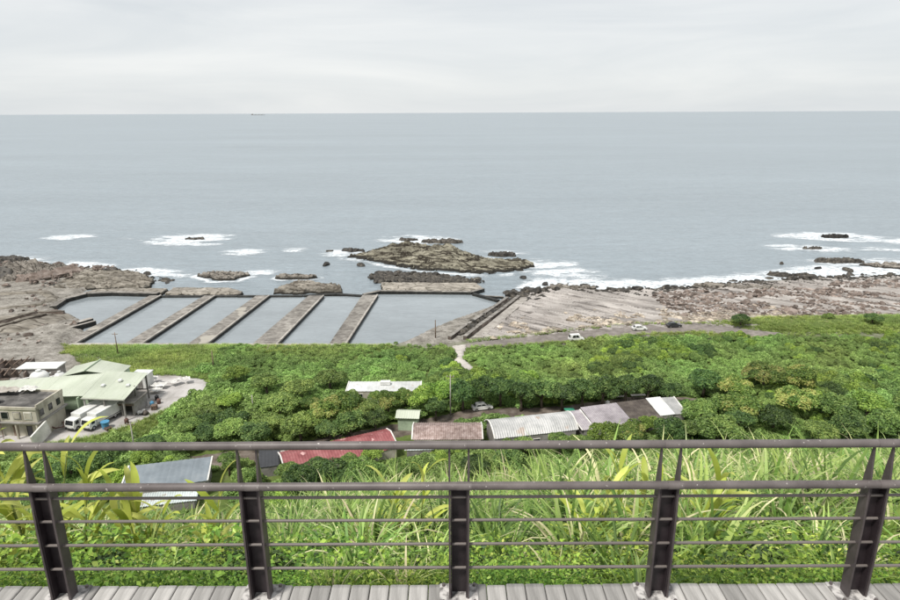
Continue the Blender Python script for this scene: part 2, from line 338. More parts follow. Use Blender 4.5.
# foliage
M['leaf0'] = leaf_mat('tree_leaf_green', (.06, .105, .028), (.19, .295, .075), (.35, .45, .13), wscale=.04)
M['leaf1'] = leaf_mat('tree_leaf_dark', (.035, .07, .022), (.10, .175, .052), (.22, .31, .09), wscale=.04)
M['leaf2'] = leaf_mat('tree_leaf_lime', (0.074, 0.137, 0.023), (0.248, 0.370, 0.064), (0.447, 0.575, 0.128), wscale=.04)
M['leaf3'] = leaf_mat('tree_leaf_olive_gold', (.045, .095, .02), (.15, .235, .05), (.29, .34, .095), (.38, .37, .12), hue=.03)
M['scrub'] = leaf_mat('scrub_leaf', (.075, .12, .035), (.255, .39, .105), (.43, .58, .19), (.57, .67, .30), hue=.045, wscale=.045)
M['bankgrass'] = leaf_mat('bank_grass', (.085, .135, .03), (.22, .325, .07), (.37, .47, .135), (.52, .52, .22), hue=.05)
M['silver'] = leaf_mat('silvergrass_blade', (.04, .085, .018), (.14, .245, .045), (.31, .42, .115), (.62, .57, .34), trans=.25, hue=.05, wscale=.6)
M['cover'] = leaf_mat('cover_leaf', (0.050, 0.116, 0.020), (0.186, 0.315, 0.045), (0.372, 0.520, 0.090), (0.497, 0.575, 0.166), trans=.35, hue=.07, wscale=.7)
M['broad'] = leaf_mat('broad_leaf', (.2, .28, .03), (.46, .54, .08), (.65, .68, .18), (.76, .72, .32), trans=.4, hue=.03)
M['stem'] = plain('green_stem', (.16, .2, .05)); M['bark'] = noise_mat('bark', [(.05, .04, .03), (.11, .09, .07), (.19, .16, .13)], 3, .9, .2, .6, 9)

# ------------------------------------------------------------------ the setting
def struct(o): o['kind'] = 'structure'; return o
# ground heightfield, finer near the deck and along the coast
xs = np.concatenate([np.arange(-380, -60, 3.2), np.arange(-60, -12, 2), np.arange(-12, 12, .7), np.arange(12, 60, 2), np.arange(60, 384, 3.2)])
ys = np.concatenate([np.arange(-30, 3, 4), np.arange(3.3, 14, .55), np.arange(14, 60, 2), np.arange(60, 160, 2.5), np.arange(160, 320, 2)])
X, Y = np.meshgrid(xs, ys); Z = base(X, Y)
rocky = sstep(160, 167, Y - 7 * sstep(60, 85, X) + (fbm(X / 6, Y / 6, 5) - .5) * 10)
rocky = np.maximum(rocky, sstep(-60, -75, X + (fbm(X / 8, Y / 8, 9) - .5) * 14) * sstep(112, 122, Y) * (1 - sstep(-98, -84, X) * sstep(143, 149, Y) * (1 - sstep(163, 168, Y))))
Z = Z + np.where(Y > 100, (fbm(X / 5, Y / 5, 21) - .5) * .9 * sstep(-100, -115, X), 0)
V = np.stack([X, Y, Z], -1).reshape(-1, 3)
struct(obj('ground', V, grid_faces(len(ys), len(xs)), M['ground'], smooth=True, tint=rocky.ravel()))
# sea to the horizon
r_ = 60000
struct(obj('sea', [(-r_, 165, 0), (r_, 165, 0), (r_, r_, 0), (-r_, r_, 0)], [(0, 1, 2, 3)], M['sea']))

def hfield(name, poly, res, top, m, edge=1.5, jag=1.2, floor=-.9, seed=0, strata=None, rough=.3, smooth=False, rs=4.0, ridge=0, cracks=0, ledge=0):
    """rock, platform or bank: a plan outline with an uneven rim and a real rise above what lies round it"""
    px = [p[0] for p in poly]; py = [p[1] for p in poly]
    x = np.arange(min(px) - 2 * jag - res, max(px) + 2 * jag + 2 * res, res); y = np.arange(min(py) - 2 * jag - res, max(py) + 2 * jag + 2 * res, res)
    X, Y = np.meshgrid(x, y); sd = sdist(poly, X, Y) + (fbm(X / (rs), Y / (rs), seed) - .5) * 2.6 * jag + (fbm(X / 1.3, Y / 1.3, seed + 5) - .5) * jag
    T = top(X, Y) if callable(top) else np.full(X.shape, float(top))
    T = T + (fbm(X / 3, Y / 3, seed + 3) - .5) * rough
    if strata:
        ang, wl, amp = strata; u = X * math.cos(ang) + Y * math.sin(ang) + (fbm(X / 9, Y / 9, seed + 7) - .5) * 5
        ph = (u / wl) % 1.0; T = T + amp * (ph ** 1.5 - .4) * (.4 + fbm(X / 6, Y / 14, seed + 8))
    if ledge: q = T / ledge + fbm(X / 5, Y / 5, seed + 15) * .8; fr = q - np.floor(q); T = .35 * T + .65 * ledge * (np.floor(q) + sstep(.72, 1, fr) - .4)
    if cracks: T = T - cracks * (1 - sstep(0, .06, np.abs(fbm(X / 6, Y / 3.5, seed + 19, 3) - .5)))
    if ridge: T = T + ridge * np.abs(fbm(X / 2.2, Y / 1.4, seed + 11) - .5) * 2
    F = floor(X, Y) if callable(floor) else np.full(X.shape, float(floor))
    k = sstep(0, edge, sd); Z = F + (T - F) * k
    live = sd > 0; q = live[:-1, :-1] | live[:-1, 1:] | live[1:, 1:] | live[1:, :-1]
    v, f, u = compact(np.stack([X, Y, Z], -1).reshape(-1, 3), grid_faces(len(y), len(x), q))
    return obj(name, v, f, m, smooth=smooth)
def drape(name, poly, res, off, m, jag=.3, seed=0, tint=None):
    px = [p[0] for p in poly]; py = [p[1] for p in poly]
    x = np.arange(min(px) - res, max(px) + 2 * res, res); y = np.arange(min(py) - res, max(py) + 2 * res, res)
    X, Y = np.meshgrid(x, y); sd = sdist(poly, X, Y) + (fbm(X / 3, Y / 3, seed) - .5) * 2 * jag
    live = sd > 0; q = live[:-1, :-1] | live[:-1, 1:] | live[1:, 1:] | live[1:, :-1]
    Z = base(X, Y) + off - .5 * (1 - sstep(-.3, .25, sd))
    v, f, u = compact(np.stack([X, Y, Z], -1).reshape(-1, 3), grid_faces(len(y), len(x), q))
    return struct(obj(name, v, f, m, smooth=True))

# wave-cut rock beach right of the pools
BEACH = [(6, 168), (13, 183), (27.5, 217), (27, 224), (32, 229), (43, 235), (57, 230), (80, 230), (105, 237), (140, 244), (183, 248), (300, 258), (300, 174), (110, 174), (70, 177), (40, 172), (12, 166.5)]
def beach_top(X, Y):
    sr = np.interp(X, *SHORE_R)
    return base(X, Y) + .32 + np.clip((sr - Y) / 60, 0, 1) * .3
bo = hfield('beach', BEACH, .75, beach_top, M['beach'], edge=2.0, jag=1.6, floor=lambda X, Y: base(X, Y) - .8, seed=40, strata=(R(47), 4.6, .95), rough=.55)
struct(bo)
# coast road, footpath, lane, yard
ROAD = [(4, 161.5), (22, 164), (35, 166.3), (56, 172.4), (74, 173.6), (86, 169.6), (98, 171.2), (92, 173), (76, 180), (57, 179.3), (44, 176), (31, 172), (20, 168.5), (4, 164)]
drape('coast_road', ROAD, .8, .62, M['road'], seed=2)
drape('footpath', [(0.6, 162.5), (4.6, 163.5), (3.4, 158), (3.2, 152), (5.2, 146), (6.6, 141), (5, 140), (2.9, 145), (1.2, 151.5), (1.6, 158)], .5, .5, M['path'], jag=.15, seed=3)
drape('village_lane', [(-48, 97), (-30, 101), (-10, 108.5), (0, 113), (24, 116.5), (50, 121), (56, 121), (56, 125.5), (40, 126.5), (24, 122), (4, 120.5), (-12, 113.8), (-32, 106), (-48, 102)], .8, .12, M['dirt'], seed=4)
YARD = [(-84, 104), (-70, 109), (-64.5, 113.5), (-60, 121), (-57.5, 124.8), (-55.3, 129.7), (-55.3, 134.5), (-59, 138.8), (-67, 141.6), (-75, 141), (-100, 146), (-112, 147), (-108, 120), (-96, 108)]
drape('factory_yard', YARD, .9, .15, M['yard'], seed=6)
# grassy bank on the beach side of the road, and the grassy rim behind the pools
BANK = [(80, 181.5), (88, 183.5), (97, 187), (120, 187.5), (142, 188.5), (200, 193), (200, 176), (131, 172.5), (104, 172.5), (96, 174.5), (84, 178.5)]
struct(hfield('grass_bank', BANK, 1.0, lambda X, Y: base(X, Y) + 1.35 + (fbm(X / 9, Y / 9, 8) - .5) * .9, M['ground'], edge=3, jag=1.0, floor=lambda X, Y: base(X, Y) - .4, seed=51, smooth=True))

# ---- abalone pools
def wallbox(mb, a, b, w, z0, z1):
    (x0, y0), (x1, y1) = a, b; mb.box(((x0 + x1) / 2, (y0 + y1) / 2, (z0 + z1) / 2), (math.hypot(x1 - x0, y1 - y0), w, z1 - z0), math.atan2(y1 - y0, x1 - x0))
POOL = [(-108.5, 169.5), (-14.5, 167.6), (2, 192), (19, 214.5), (11, 220), (8, 224), (-28, 224.5), (-31, 222), (-108, 223), (-139, 226), (-137.5, 208), (-117, 192), (-110, 175)]
struct(obj('pool_water', [(x, y, .3) for x, y in POOL], [tuple(range(len(POOL)))], M['pool']))
ordn = ['first', 'second', 'third', 'fourth', 'fifth', 'sixth', 'seventh', 'eighth', 'ninth', 'tenth', 'eleventh', 'twelfth', 'thirteenth', 'fourteenth', 'fifteenth', 'sixteenth', 'seventeenth', 'eighteenth', 'nineteenth', 'twentieth']
CAUSE = [((-112.3, 174), (-108.3, 171.2), (-105.6, 221.5), (-109.8, 221.5)), ((-94.3, 170), (-88.9, 169.6), (-85.6, 221), (-89.6, 221)),
         ((-75.7, 169.6), (-70.1, 169), (-65.7, 220.6), (-70.6, 220.6)), ((-57.2, 169), (-49.8, 168.3), (-45.8, 220.2), (-51.4, 220.2)), ((-34.9, 168.6), (-29.9, 168.2), (-26.2, 221), (-31.9, 221))]
for ci, q in enumerate(CAUSE):
    t = thing('pool_causeway', 'weathered concrete causeway between the sea pools, %s from the left' % ordn[ci], 'causeway', (q[0][0], q[0][1], 0), group='causeways between the sea pools')
    o0 = Vector((q[0][0], q[0][1], 0))
    A, B, Cc, D = [Vector((p[0], p[1], 0)) - o0 for p in q]
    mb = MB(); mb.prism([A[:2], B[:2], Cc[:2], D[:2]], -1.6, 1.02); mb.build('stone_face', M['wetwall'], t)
    n = 11
    for i in range(n):
        u0, u1 = i / n + .002, (i + 1) / n - .002; dz = random.uniform(-.05, .05)
        P = [A.lerp(D, u0), B.lerp(Cc, u0), B.lerp(Cc, u1), A.lerp(D, u1)]
        mb = MB(); mb.slabq([(p.x, p.y, 1.24 + dz) for p in P], .215 + dz); mb.build('slab', M['concrete'], t)
    mb = MB()                                                     # low kerb on the right-hand edge
    w = (B - A).normalized() * .55
    mb.slabq([(*(B - w)[:2], 1.5), (*(B + w * .1)[:2], 1.5), (*(Cc + w * .1)[:2], 1.42), (*(Cc - w)[:2], 1.42)], .3); mb.build('kerb', M['palecon'], t)
def seawall(pts, w, z0, z1, label, m='wetwall', cap='concrete', name='sea_wall', group='sea walls round the pools', capw=.0):
    t = thing(name, label, 'sea wall', (pts[0][0], pts[0][1], 0), group=group)
    for a, b in zip(pts[:-1], pts[1:]):
        a = (a[0] - pts[0][0], a[1] - pts[0][1]); b = (b[0] - pts[0][0], b[1] - pts[0][1])
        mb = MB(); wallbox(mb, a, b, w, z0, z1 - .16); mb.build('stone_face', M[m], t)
        mb = MB(); wallbox(mb, a, b, w + capw, z1 - .157, z1); mb.build('coping', M[cap], t)
    return t
def chanwall(pts, w, h, label):
    t = thing('channel_wall', label, 'wall', (pts[0][0], pts[0][1], 0), group='twin channel walls')
    P = []
    for (a, b) in zip(pts[:-1], pts[1:]):
        n = max(2, int(math.hypot(b[0] - a[0], b[1] - a[1]) / 4)); P += [(a[0] + (b[0] - a[0]) * i / n, a[1] + (b[1] - a[1]) * i / n) for i in range(n)]
    P.append(pts[-1])
    for i, (a, b) in enumerate(zip(P[:-1], P[1:])):
        d = Vector((b[0] - a[0], b[1] - a[1])).normalized(); nx, ny = -d.y * w / 2, d.x * w / 2; za, zb = max(bz(*a), .2) + h, max(bz(*b), .2) + h
        def q(dz, k=1.0): return [(a[0] - pts[0][0] - nx * k, a[1] - pts[0][1] - ny * k, za + dz), (b[0] - pts[0][0] - nx * k, b[1] - pts[0][1] - ny * k, zb + dz), (b[0] - pts[0][0] + nx * k, b[1] - pts[0][1] + ny * k, zb + dz), (a[0] - pts[0][0] + nx * k, a[1] - pts[0][1] + ny * k, za + dz)]
        mb = MB(); mb.slabq(q(-.16), 2.2); mb.build('wall_block', M['boldb'], t)
        mb = MB(); mb.slabq(q(random.uniform(-.03, .03), 1.12), .16); mb.build('coping', M['concrete'], t)
seawall([(-136.5, 207), (-138, 216), (-134, 223.5), (-125, 225), (-107.5, 223.2)], 2.2, -1.5, 1.7, 'curved dark sea wall round the leftmost pool')
seawall([(-107.2, 222), (-78, 222)], 1.6, -1.5, .8, 'low dark sea wall closing the second pool', cap='wetwall')
seawall([(-77.7, 221.8), (-54, 221.8)], 1.6, -1.5, .8, 'low dark sea wall closing the third pool', cap='wetwall')
seawall([(-53.7, 221.8), (-42, 223.8), (-32.3, 221.6)], 1.6, -1.5, .9, 'bent dark sea wall closing the fourth pool', cap='wetwall')
seawall([(-31.6, 221.2), (-26, 226), (-10, 225), (8, 224), (12.5, 228.5)], 1.5, -1.5, 1.45, 'long dark sea wall closing the widest pool on the right')
seawall([(8.6, 222.6), (17.2, 213.6)], 1.3, -1.5, 1.2, 'short dark spur wall off the right corner of the widest pool', cap='wetwall')
seawall([(11, 220.8), (19.5, 219)], .7, -1.2, .9, 'thin low wall between the spur wall and the boulders')
seawall([(-130.5, 175), (-118.8, 193)][::-1] if False else [(-120.2, 184.2), (-115.4, 192.8)], 1.8, -1, 2.0, 'short block wall on the rock terrace by the leftmost pool', cap='palecon')
seawall([(-119.6, 180.5), (-113, 190.5)], .9, -1, 1.9, 'narrow slipway wall beside the block wall on the terrace', cap='palecon')
chanwall([(-.2, 168.4), (6.5, 183), (20.6, 216.6)], 1.0, 1.1, 'left wall of the twin channel walls right of the pools')
chanwall([(4.2, 168.2), (10.7, 183), (25, 218)], 1.1, 1.25, 'right wall of the twin channel walls right of the pools')
mb = MB(); mb.slabq([(6.2, 168.6, 3.55), (9.4, 169, 3.55), (15.6, 183, 3.2), (12.2, 183, 3.2)], .9); mb.slabq([(12.2, 183, 3.2), (15.6, 183, 3.2), (30.2, 221, 1.0), (26.6, 220, 1.0)], .9)
struct(mb.build('channel_walkway', M['palecon']))
mb = MB(); mb.prism([(-109, 168.2), (-14.5, 165.6), (-12.5, 167.2), (-14.6, 168.5), (-109, 170.4)], -1.5, 1.75); struct(mb.build('pool_edge_pavement', M['palecon']))
struct(hfield('pool_bank', [(-14.6, 167.6), (-4, 181), (2, 191), (11, 204), (19, 214.5), (20, 214), (6, 184), (-1.5, 170), (-4, 167)], .5, lambda X, Y: 1.1 + .9 * np.clip((X - np.interp(Y, [167, 192, 215], [-15, 1.5, 18])) / 5, 0, 1) + sstep(176, 167, Y) * .6, M['terrace'], edge=2.5, jag=.8, floor=-.6, seed=61))
# aprons behind the outer walls
APR = [([(-140, 213), (-139.5, 222), (-134, 230), (-124, 232.5), (-107, 231), (-106.5, 224.5), (-125, 226.2), (-134, 224.8)], 'curved concrete apron behind the leftmost pool'),
       ([(-106.5, 233), (-105.8, 223.2), (-77, 223), (-76.5, 226.5), (-84, 232)], 'long concrete apron with broken right end behind the second pool'),
       ([(-27.5, 239), (11, 237.5), (13.2, 229.5), (8.5, 225.2), (-10, 226.2), (-25.6, 227.2)], 'wide pale concrete apron behind the widest pool')]
for i, (pl, lb) in enumerate(APR):
    tag(hfield('concrete_apron', pl, .6, 1.35, M['apron'], edge=.8, jag=.5, seed=70 + i, rough=.25), lb, 'apron', 'concrete aprons behind the pools')

# ---- rocks and reefs, each a mass of its own
def ell(cx, cy, rx, ry, rz=0, n=14, seed=0):
    g = random.Random(seed); o = []
    for i in range(n):
        a = 2 * math.pi * i / n; k = g.uniform(.78, 1.15); x, y = rx * k * math.cos(a), ry * k * math.sin(a)
        o.append((cx + x * math.cos(rz) - y * math.sin(rz), cy + x * math.sin(rz) + y * math.cos(rz)))
    return o
def isl_top(X, Y):
    r = sdist(ISL, X, Y); t = .8 + 6.0 * sstep(0, 15, r) * (.45 + .9 * fbm(X / 11, Y / 11, 91)) * (.65 + .35 * sstep(14, -2, X))
    return t - 1.6 * sstep(8, 26, X) * sstep(0, 10, r) + 1.6 * sstep(18, 36, X) * sstep(0, 4, r)
ISL = [(-50, 291), (-42, 284), (-33, 277), (-22, 268), (-12, 262), (2, 258), (16, 255), (28, 258), (38, 266), (35, 274), (24, 280), (14, 286), (6, 293), (-8, 300), (-22, 301), (-32, 295), (-42, 294)]
tag(hfield('rock_outcrop', ISL, .5, isl_top, M['island'], edge=2.2, jag=2.5, seed=90, strata=(R(66), 3.8, 2.0), rough=1.5, ledge=.5, cracks=.6), 'largest tan rock outcrop with cracked sloping layers, in the surf beyond the pools', 'rock outcrop')
REEF = [
 (ell(-93, 252, 10.5, 6, R(-5), seed=1), 1.5, 'reef', 'oval grey reef ringed by surf beyond the second pool'),
 (ell(-63, 250, 9, 3.2, R(-3), seed=2), 1.6, 'reef', 'narrow grey reef just seaward of the layered platform'),
 ([(-66, 226), (-39.5, 226.5), (-42, 234), (-50, 238), (-60, 241), (-64, 235)], 2.0, 'terrace', 'broken layered rock platform behind the fourth pool'),
 ([(-152, 231), (-160, 258), (-161, 265), (-146, 263), (-130, 257), (-119, 246), (-116, 236), (-118, 234), (-135, 232.5)], 1.6, 'terrace', 'broad flat grey rock platform beyond the leftmost pool'),
 ([(-29, 241), (-33, 252), (-27, 259), (-10, 255), (8, 247), (14, 241), (8, 239), (-10, 240)], .75, 'darkreef', 'dark jagged reef flat between the apron and the tan outcrop'),
 (ell(-46, 302, 7, 3, R(-10), seed=4), 1.0, 'darkreef', 'small dark skerry off the left tip of the outcrop'),
 (ell(-4, 322, 12, 3, R(-6), seed=5), 1.2, 'darkreef', 'long thin dark skerry behind the outcrop in white water'),
 (ell(-22, 328, 5, 2.2, 0, seed=6), 1.0, 'darkreef', 'smaller dark skerry left of the thin one behind the outcrop'),
 (ell(25, 290, 8, 3.2, R(-8), seed=7), 1.3, 'darkreef', 'dark skerry behind the right shoulder of the outcrop'),
 (ell(173, 274, 11, 3.2, R(-6), seed=8), 1.5, 'darkreef', 'long black skerry nearest the right-hand shore'),
 (ell(205, 331, 8, 3.2, R(4), seed=9), 1.5, 'darkreef', 'farthest black skerry in the surf at far right'),
 (ell(178, 302, 6, 2.4, 0, seed=10), 1.0, 'darkreef', 'pair-like low black skerry in the middle right surf'),
 ([(176, 268), (186, 262), (200, 256), (240, 262), (240, 272), (200, 269)], 1.4, 'reef', 'grey shelving reef running off the right edge'),
 (ell(-137, 333, 6.5, 2.2, R(-4), seed=12), 1.0, 'darkreef', 'black skerry in the white water far left'),
 (ell(-205, 284, 12, 4, 0, seed=13), 1.5, 'darkreef', 'black rocks in the surf at the left edge'),
 ([(34, 230), (42, 235.5), (52, 233), (57, 230.5), (48, 228.5)], 1.5, 'reef', 'raised grey ledge at the sea end of the rock beach'),
 ([(86, 232), (100, 236), (112, 232), (130, 229), (118, 226), (100, 229)], 1.7, 'reef', 'long grey ledge on the right-hand rock shore'),
 (ell(138, 250, 9, 3, R(-4), seed=17), 1.1, 'darkreef', 'dark ledge in the surf below the brown boulders'),
]
for i, (pl, zt, mt, lb) in enumerate(REEF):
    tag(hfield('reef' if mt != 'terrace' else 'rock_platform', pl, .5 if len(pl) > 5 and zt < 1.65 else .6, zt, M[mt], edge=.8, jag=1.3, seed=100 + i * 3, strata=(R(65), 2.4, .7), rough=.7, ridge=.8 if mt == 'darkreef' else .2, ledge=.45 if mt != 'darkreef' else 0, cracks=.5), lb, 'reef' if mt != 'terrace' else 'rock platform')
# left terrace: basin rim, trench walls, stone ruins
tag(hfield('dry_basin_rim', [(-172, 224), (-150, 228), (-141, 219), (-140, 208), (-152, 203), (-175, 204), (-176, 208), (-154, 206.5), (-144, 210), (-145, 217), (-152, 223.5), (-172, 219)], .6, 2.0, M['terrace'], edge=1.2, jag=.7, floor=lambda X, Y: base(X, Y) - .5, seed=140), 'low oval stone rim round a dry brown basin at far left', 'stone rim')
tag(hfield('terrace_mound', [(-150, 178), (-136, 176), (-124, 183), (-119, 194), (-124, 201), (-137, 203), (-152, 198), (-160, 188)], .8, lambda X, Y: base(X, Y) + .7 + (fbm(X / 7, Y / 7, 77) - .5) * 1.0, M['terrace'], edge=5, jag=1.5, floor=lambda X, Y: base(X, Y) - .4, seed=143, strata=(R(80), 5, .35)), 'pale humped rock terrace left of the pools', 'rock terrace')
for k, (pts, lb) in enumerate([([(-143.5, 181.5), (-135.5, 196.5)], 'left wall of the dry slipway trench on the terrace'), ([(-139.8, 179.5), (-131, 194.5)], 'right wall of the dry slipway trench on the terrace'),
                ([(-135.5, 197), (-127, 197.6)], 'stone wall across the head of the slipway trench'), ([(-150, 174), (-141, 185)], 'outer leaning wall left of the slipway trench')]):
    seawall(pts, 1.1, .5, 3.3 - .2 * k, lb, m='boldb', cap='terrace', group='trench walls on the terrace')

# ---- foam
def foam(name, fn, bb, res, label):
    x = np.arange(bb[0], bb[1], res); y = np.arange(bb[2], bb[3], res); X, Y = np.meshgrid(x, y); D = fn(X, Y); D = D * np.clip(.3 + 1.25 * fbm(X / 8, Y / 3.6, 37), 0, 1.25)
    live = D > .02; q = live[:-1, :-1] | live[:-1, 1:] | live[1:, 1:] | live[1:, :-1]
    Z = .05 + .25 * np.clip(D, 0, .7) * fbm(X / 2.5, Y / 2.5, 33)
    v, f, u = compact(np.stack([X, Y, Z], -1).reshape(-1, 3), grid_faces(len(y), len(x), q))
    tag(obj(name, v, f, M['foam'], smooth=True, tint=np.clip(D, 0, 1).ravel()[u]), label, 'foam', kind='stuff')
def blob(cx, cy, rx, ry, rz, a):
    def f(X, Y):
        dx, dy = X - cx, Y - cy; u = (dx * math.cos(rz) + dy * math.sin(rz)) / rx; v = (-dx * math.sin(rz) + dy * math.cos(rz)) / (ry * 1.75)
        return a * np.clip(1.2 - np.sqrt(u * u + v * v), 0, 1) ** .6
    return f
def allof(*fs): return lambda X, Y: np.max([f(X, Y) for f in fs], 0)
def ring(poly, w, a): return lambda X, Y: a * np.clip(1 - np.abs(sdist(poly, X, Y) + w * .3) / w, 0, 1)
foam('sea_foam', blob(-208, 342, 17, 6, R(5), .75), (-232, -184, 326, 358), .8, 'lone white breaker far out at left')
foam('sea_foam', allof(blob(-140, 334, 26, 11, R(3), .85), blob(-128, 320, 14, 4, R(2), .55), blob(-175, 336, 10, 3, R(4), .5)), (-196, -98, 308, 360), .8, 'broad white surf round the black skerry far left')
foam('sea_foam', allof(blob(-100, 301, 13, 5.5, R(2), .7), blob(-76, 305, 8, 4, 0, .72), blob(-54, 299, 12, 5, 0, .62), blob(-50, 286, 10, 4, 0, .5)), (-122, -34, 274, 320), .7, 'small breakers between the reef and the outcrop')
foam('sea_foam', allof(ring(ISL, 7, .6), blob(-15, 330, 26, 8, R(-6), .8), blob(-52, 297, 14, 7, 0, .62), blob(40, 272, 20, 7, R(8), .75), blob(26, 296, 15, 5, 0, .62), blob(46, 256, 22, 9, R(-8), .62)), (-78, 80, 234, 350), .8, 'white surf breaking round the tan outcrop')
foam('sea_foam', allof(ring(REEF[0][0], 5, .75), ring(REEF[1][0], 3, .55), blob(-80, 259, 10, 4, 0, .7), blob(-116, 255, 16, 5, R(6), .5)), (-140, -45, 236, 272), .7, 'surf ringing the oval grey reef')
foam('sea_foam', allof(ring(REEF[3][0], 4.5, .55), blob(-130, 262, 18, 6, R(-14), .75), blob(-168, 273, 22, 7, R(-5), .85), blob(-205, 284, 30, 8, 0, .72)), (-245, -105, 240, 304), .8, 'surf along the flat platform at left')
def shore(X, Y):
    sr = np.interp(X, *SHORE_R); d = Y - sr; w = np.interp(X, [22, 35, 60, 100, 140, 170, 240, 330], [11, 22, 19, 14, 19, 34, 34, 34])
    return .86 * sstep(-2, 1.5, d) * np.clip(1.25 - d / w, 0, 1) ** .8 * np.interp(X, [18, 30], [0.5, 1])
foam('sea_foam', shore, (20, 330, 218, 315), 1.0, 'white surf line along the rock beach')
foam('sea_foam', allof(blob(205, 332, 34, 9, R(-5), .82), blob(176, 303, 24, 7, R(-6), .8), blob(240, 318, 30, 8, R(-8), .75), blob(173, 273, 20, 7, 0, .6), blob(210, 300, 30, 5, R(-6), .5)), (140, 280, 255, 360), .9, 'breakers over the black skerries at right')

# ------------------------------------------------------------------ buildings
M['mint'] = noise_mat('mint_roof_metal', [(.42, .455, .365), (.475, .51, .415), (.52, .55, .465)], .4, .5, .4, .15, 2, stretch=(1, .3, 1), spots=((.5, .53, .42), .5, .68))
M['mintwall'] = plain('mint_wall', (.34, .42, .30), .7)
M['whiteroof'] = noise_mat('white_roof_metal', [(.44, .45, .44), (.56, .57, .56), (.63, .63, .62)], .5, .5, .4, .15, 3, spots=((.42, .38, .34), .7, .66))
M['silverroof'] = noise_mat('corrugated_silver', [(.28, .285, .28), (.39, .39, .385), (.48, .475, .465)], .6, .45, .4, .2, 3, spots=((.36, .30, .26), .4, .64))
M['mauve'] = noise_mat('faded_mauve_sheet', [(.22, .20, .21), (.33, .30, .32), (.42, .39, .40)], .6, .7, .3, .2, 3)
M['darkbrown'] = noise_mat('dark_brown_sheet', [(.05, .04, .035), (.09, .075, .065), (.14, .12, .10)], .8, .7, .3, .2, 3)
M['rtile'] = noise_mat('old_clay_tile', [(.17, .12, .105), (.30, .23, .21), (.45, .37, .35)], 1.3, .85, .2, .3, 4)
M['redroof'] = noise_mat('red_roof_metal', [(.15, .04, .042), (.22, .068, .07), (.29, .12, .12)], .5, .55, .4, .15, 3, spots=((.5, .3, .29), .6, .66))
M['blueroof'] = noise_mat('blue_grey_metal', [(.15, .175, .195), (.19, .22, .245), (.24, .265, .285)], .4, .5, .4, .1, 2)
M['paleroof'] = noise_mat('pale_cyan_sheet', [(.42, .47, .47), (.55, .6, .6), (.62, .66, .65)], .6, .5, .4, .15, 3, spots=((.35, .33, .3), .8, .6))
M['cream'] = noise_mat('stained_plaster', [(.26, .235, .19), (.44, .41, .34), (.56, .53, .46)], .7, .85, .2, .3, 3, stretch=(1, 1, .5))
M['greywall'] = noise_mat('grey_block_wall', [(.16, .15, .14), (.27, .255, .24), (.36, .345, .33)], .7, .85, .2, .3, 3)
M['flatroof'] = noise_mat('dark_flat_roof', [(.045, .043, .042), (.10, .095, .09), (.19, .18, .17)], .5, .9, .2, .3, 3)
M['trim'] = plain('white_trim', (.68, .66, .62), .6); M['glass'] = plain('dark_glass', (.02, .022, .025), .12, .6, var=.3)
M['black'] = plain('black_plastic', (.012, .012, .014), .4); M['rust'] = noise_mat('rusty_steel', [(.09, .05, .04), (.17, .10, .085), (.25, .17, .15)], 1, .8, .3, .3)
M['white'] = plain('white_paint', (.70, .70, .68), .35, .5, var=.05); M['bluepl'] = plain('blue_plastic', (.08, .26, .42), .4)
M['timber'] = noise_mat('old_timber', [(.09, .065, .05), (.18, .13, .10), (.28, .22, .18)], 1.5, .85, .2, .4)
M['tyre'] = plain('tyre_rubber', (.02, .02, .02), .8); M['chrome'] = plain('steel_rim', (.45, .45, .46), .35, .5, .8)
M['darkpaint'] = plain('charcoal_paint', (.035, .036, .04), .3, .6); M['whitesheet'] = plain('torn_white_sheet', (.6, .59, .56), .7)
M['pole'] = noise_mat('pole_concrete', [(.24, .22, .2), (.36, .34, .31), (.45, .43, .4)], 1.5, .85, .2, .2); M['orange'] = plain('orange_band', (.62, .19, .04), .6)
M['redrock'] = noise_mat('reddish_rock', [(.10, .055, .045), (.19, .115, .10), (.28, .2, .18)], .6, .85, .25, .6)
M['green'] = plain('green_tarp', (.04, .25, .15), .6)

def sheets(t, rows, n, m, ribs=4, amp=.035, name='roof_sheet', jit=.015):
    """rows: lines of 3-D points (eave line first) that share a length; split along it into n corrugated sheets"""
    rows = [(Vector(a), Vector(b)) for a, b in rows]
    for i in range(n):
        u0, u1 = i / n, (i + 1) / n; v = []; f = []; k = ribs * 2 + 1; dz = random.uniform(-jit, jit)
        for (a, b) in rows:
            for j in range(k):
                p = a.lerp(b, u0 + (u1 - u0) * j / (k - 1) * .997); v.append((p.x, p.y, p.z + dz + (amp if j % 2 else -amp)))
        nr = len(rows)
        for r in range(nr):                                           # underside
            for j in range(k): q = v[r * k + j]; v.append((q[0], q[1], q[2] - .05))
        o = nr * k
        for r in range(nr - 1):
            for j in range(k - 1):
                q = (r * k + j, r * k + j + 1, (r + 1) * k + j + 1, (r + 1) * k + j); f.append(q); f.append(tuple(x + o for x in q[::-1]))
        for j in range(k - 1):
            f.append((j + 1, j, j + o, j + 1 + o)); e = (nr - 1) * k; f.append((e + j, e + j + 1, e + j + 1 + o, e + j + o))
        for r in range(nr - 1):
            f.append((r * k, (r + 1) * k, (r + 1) * k + o, r * k + o)); e = k - 1; f.append(((r + 1) * k + e, r * k + e, r * k + e + o, (r + 1) * k + e + o))
        obj(name, v, f, m, t)
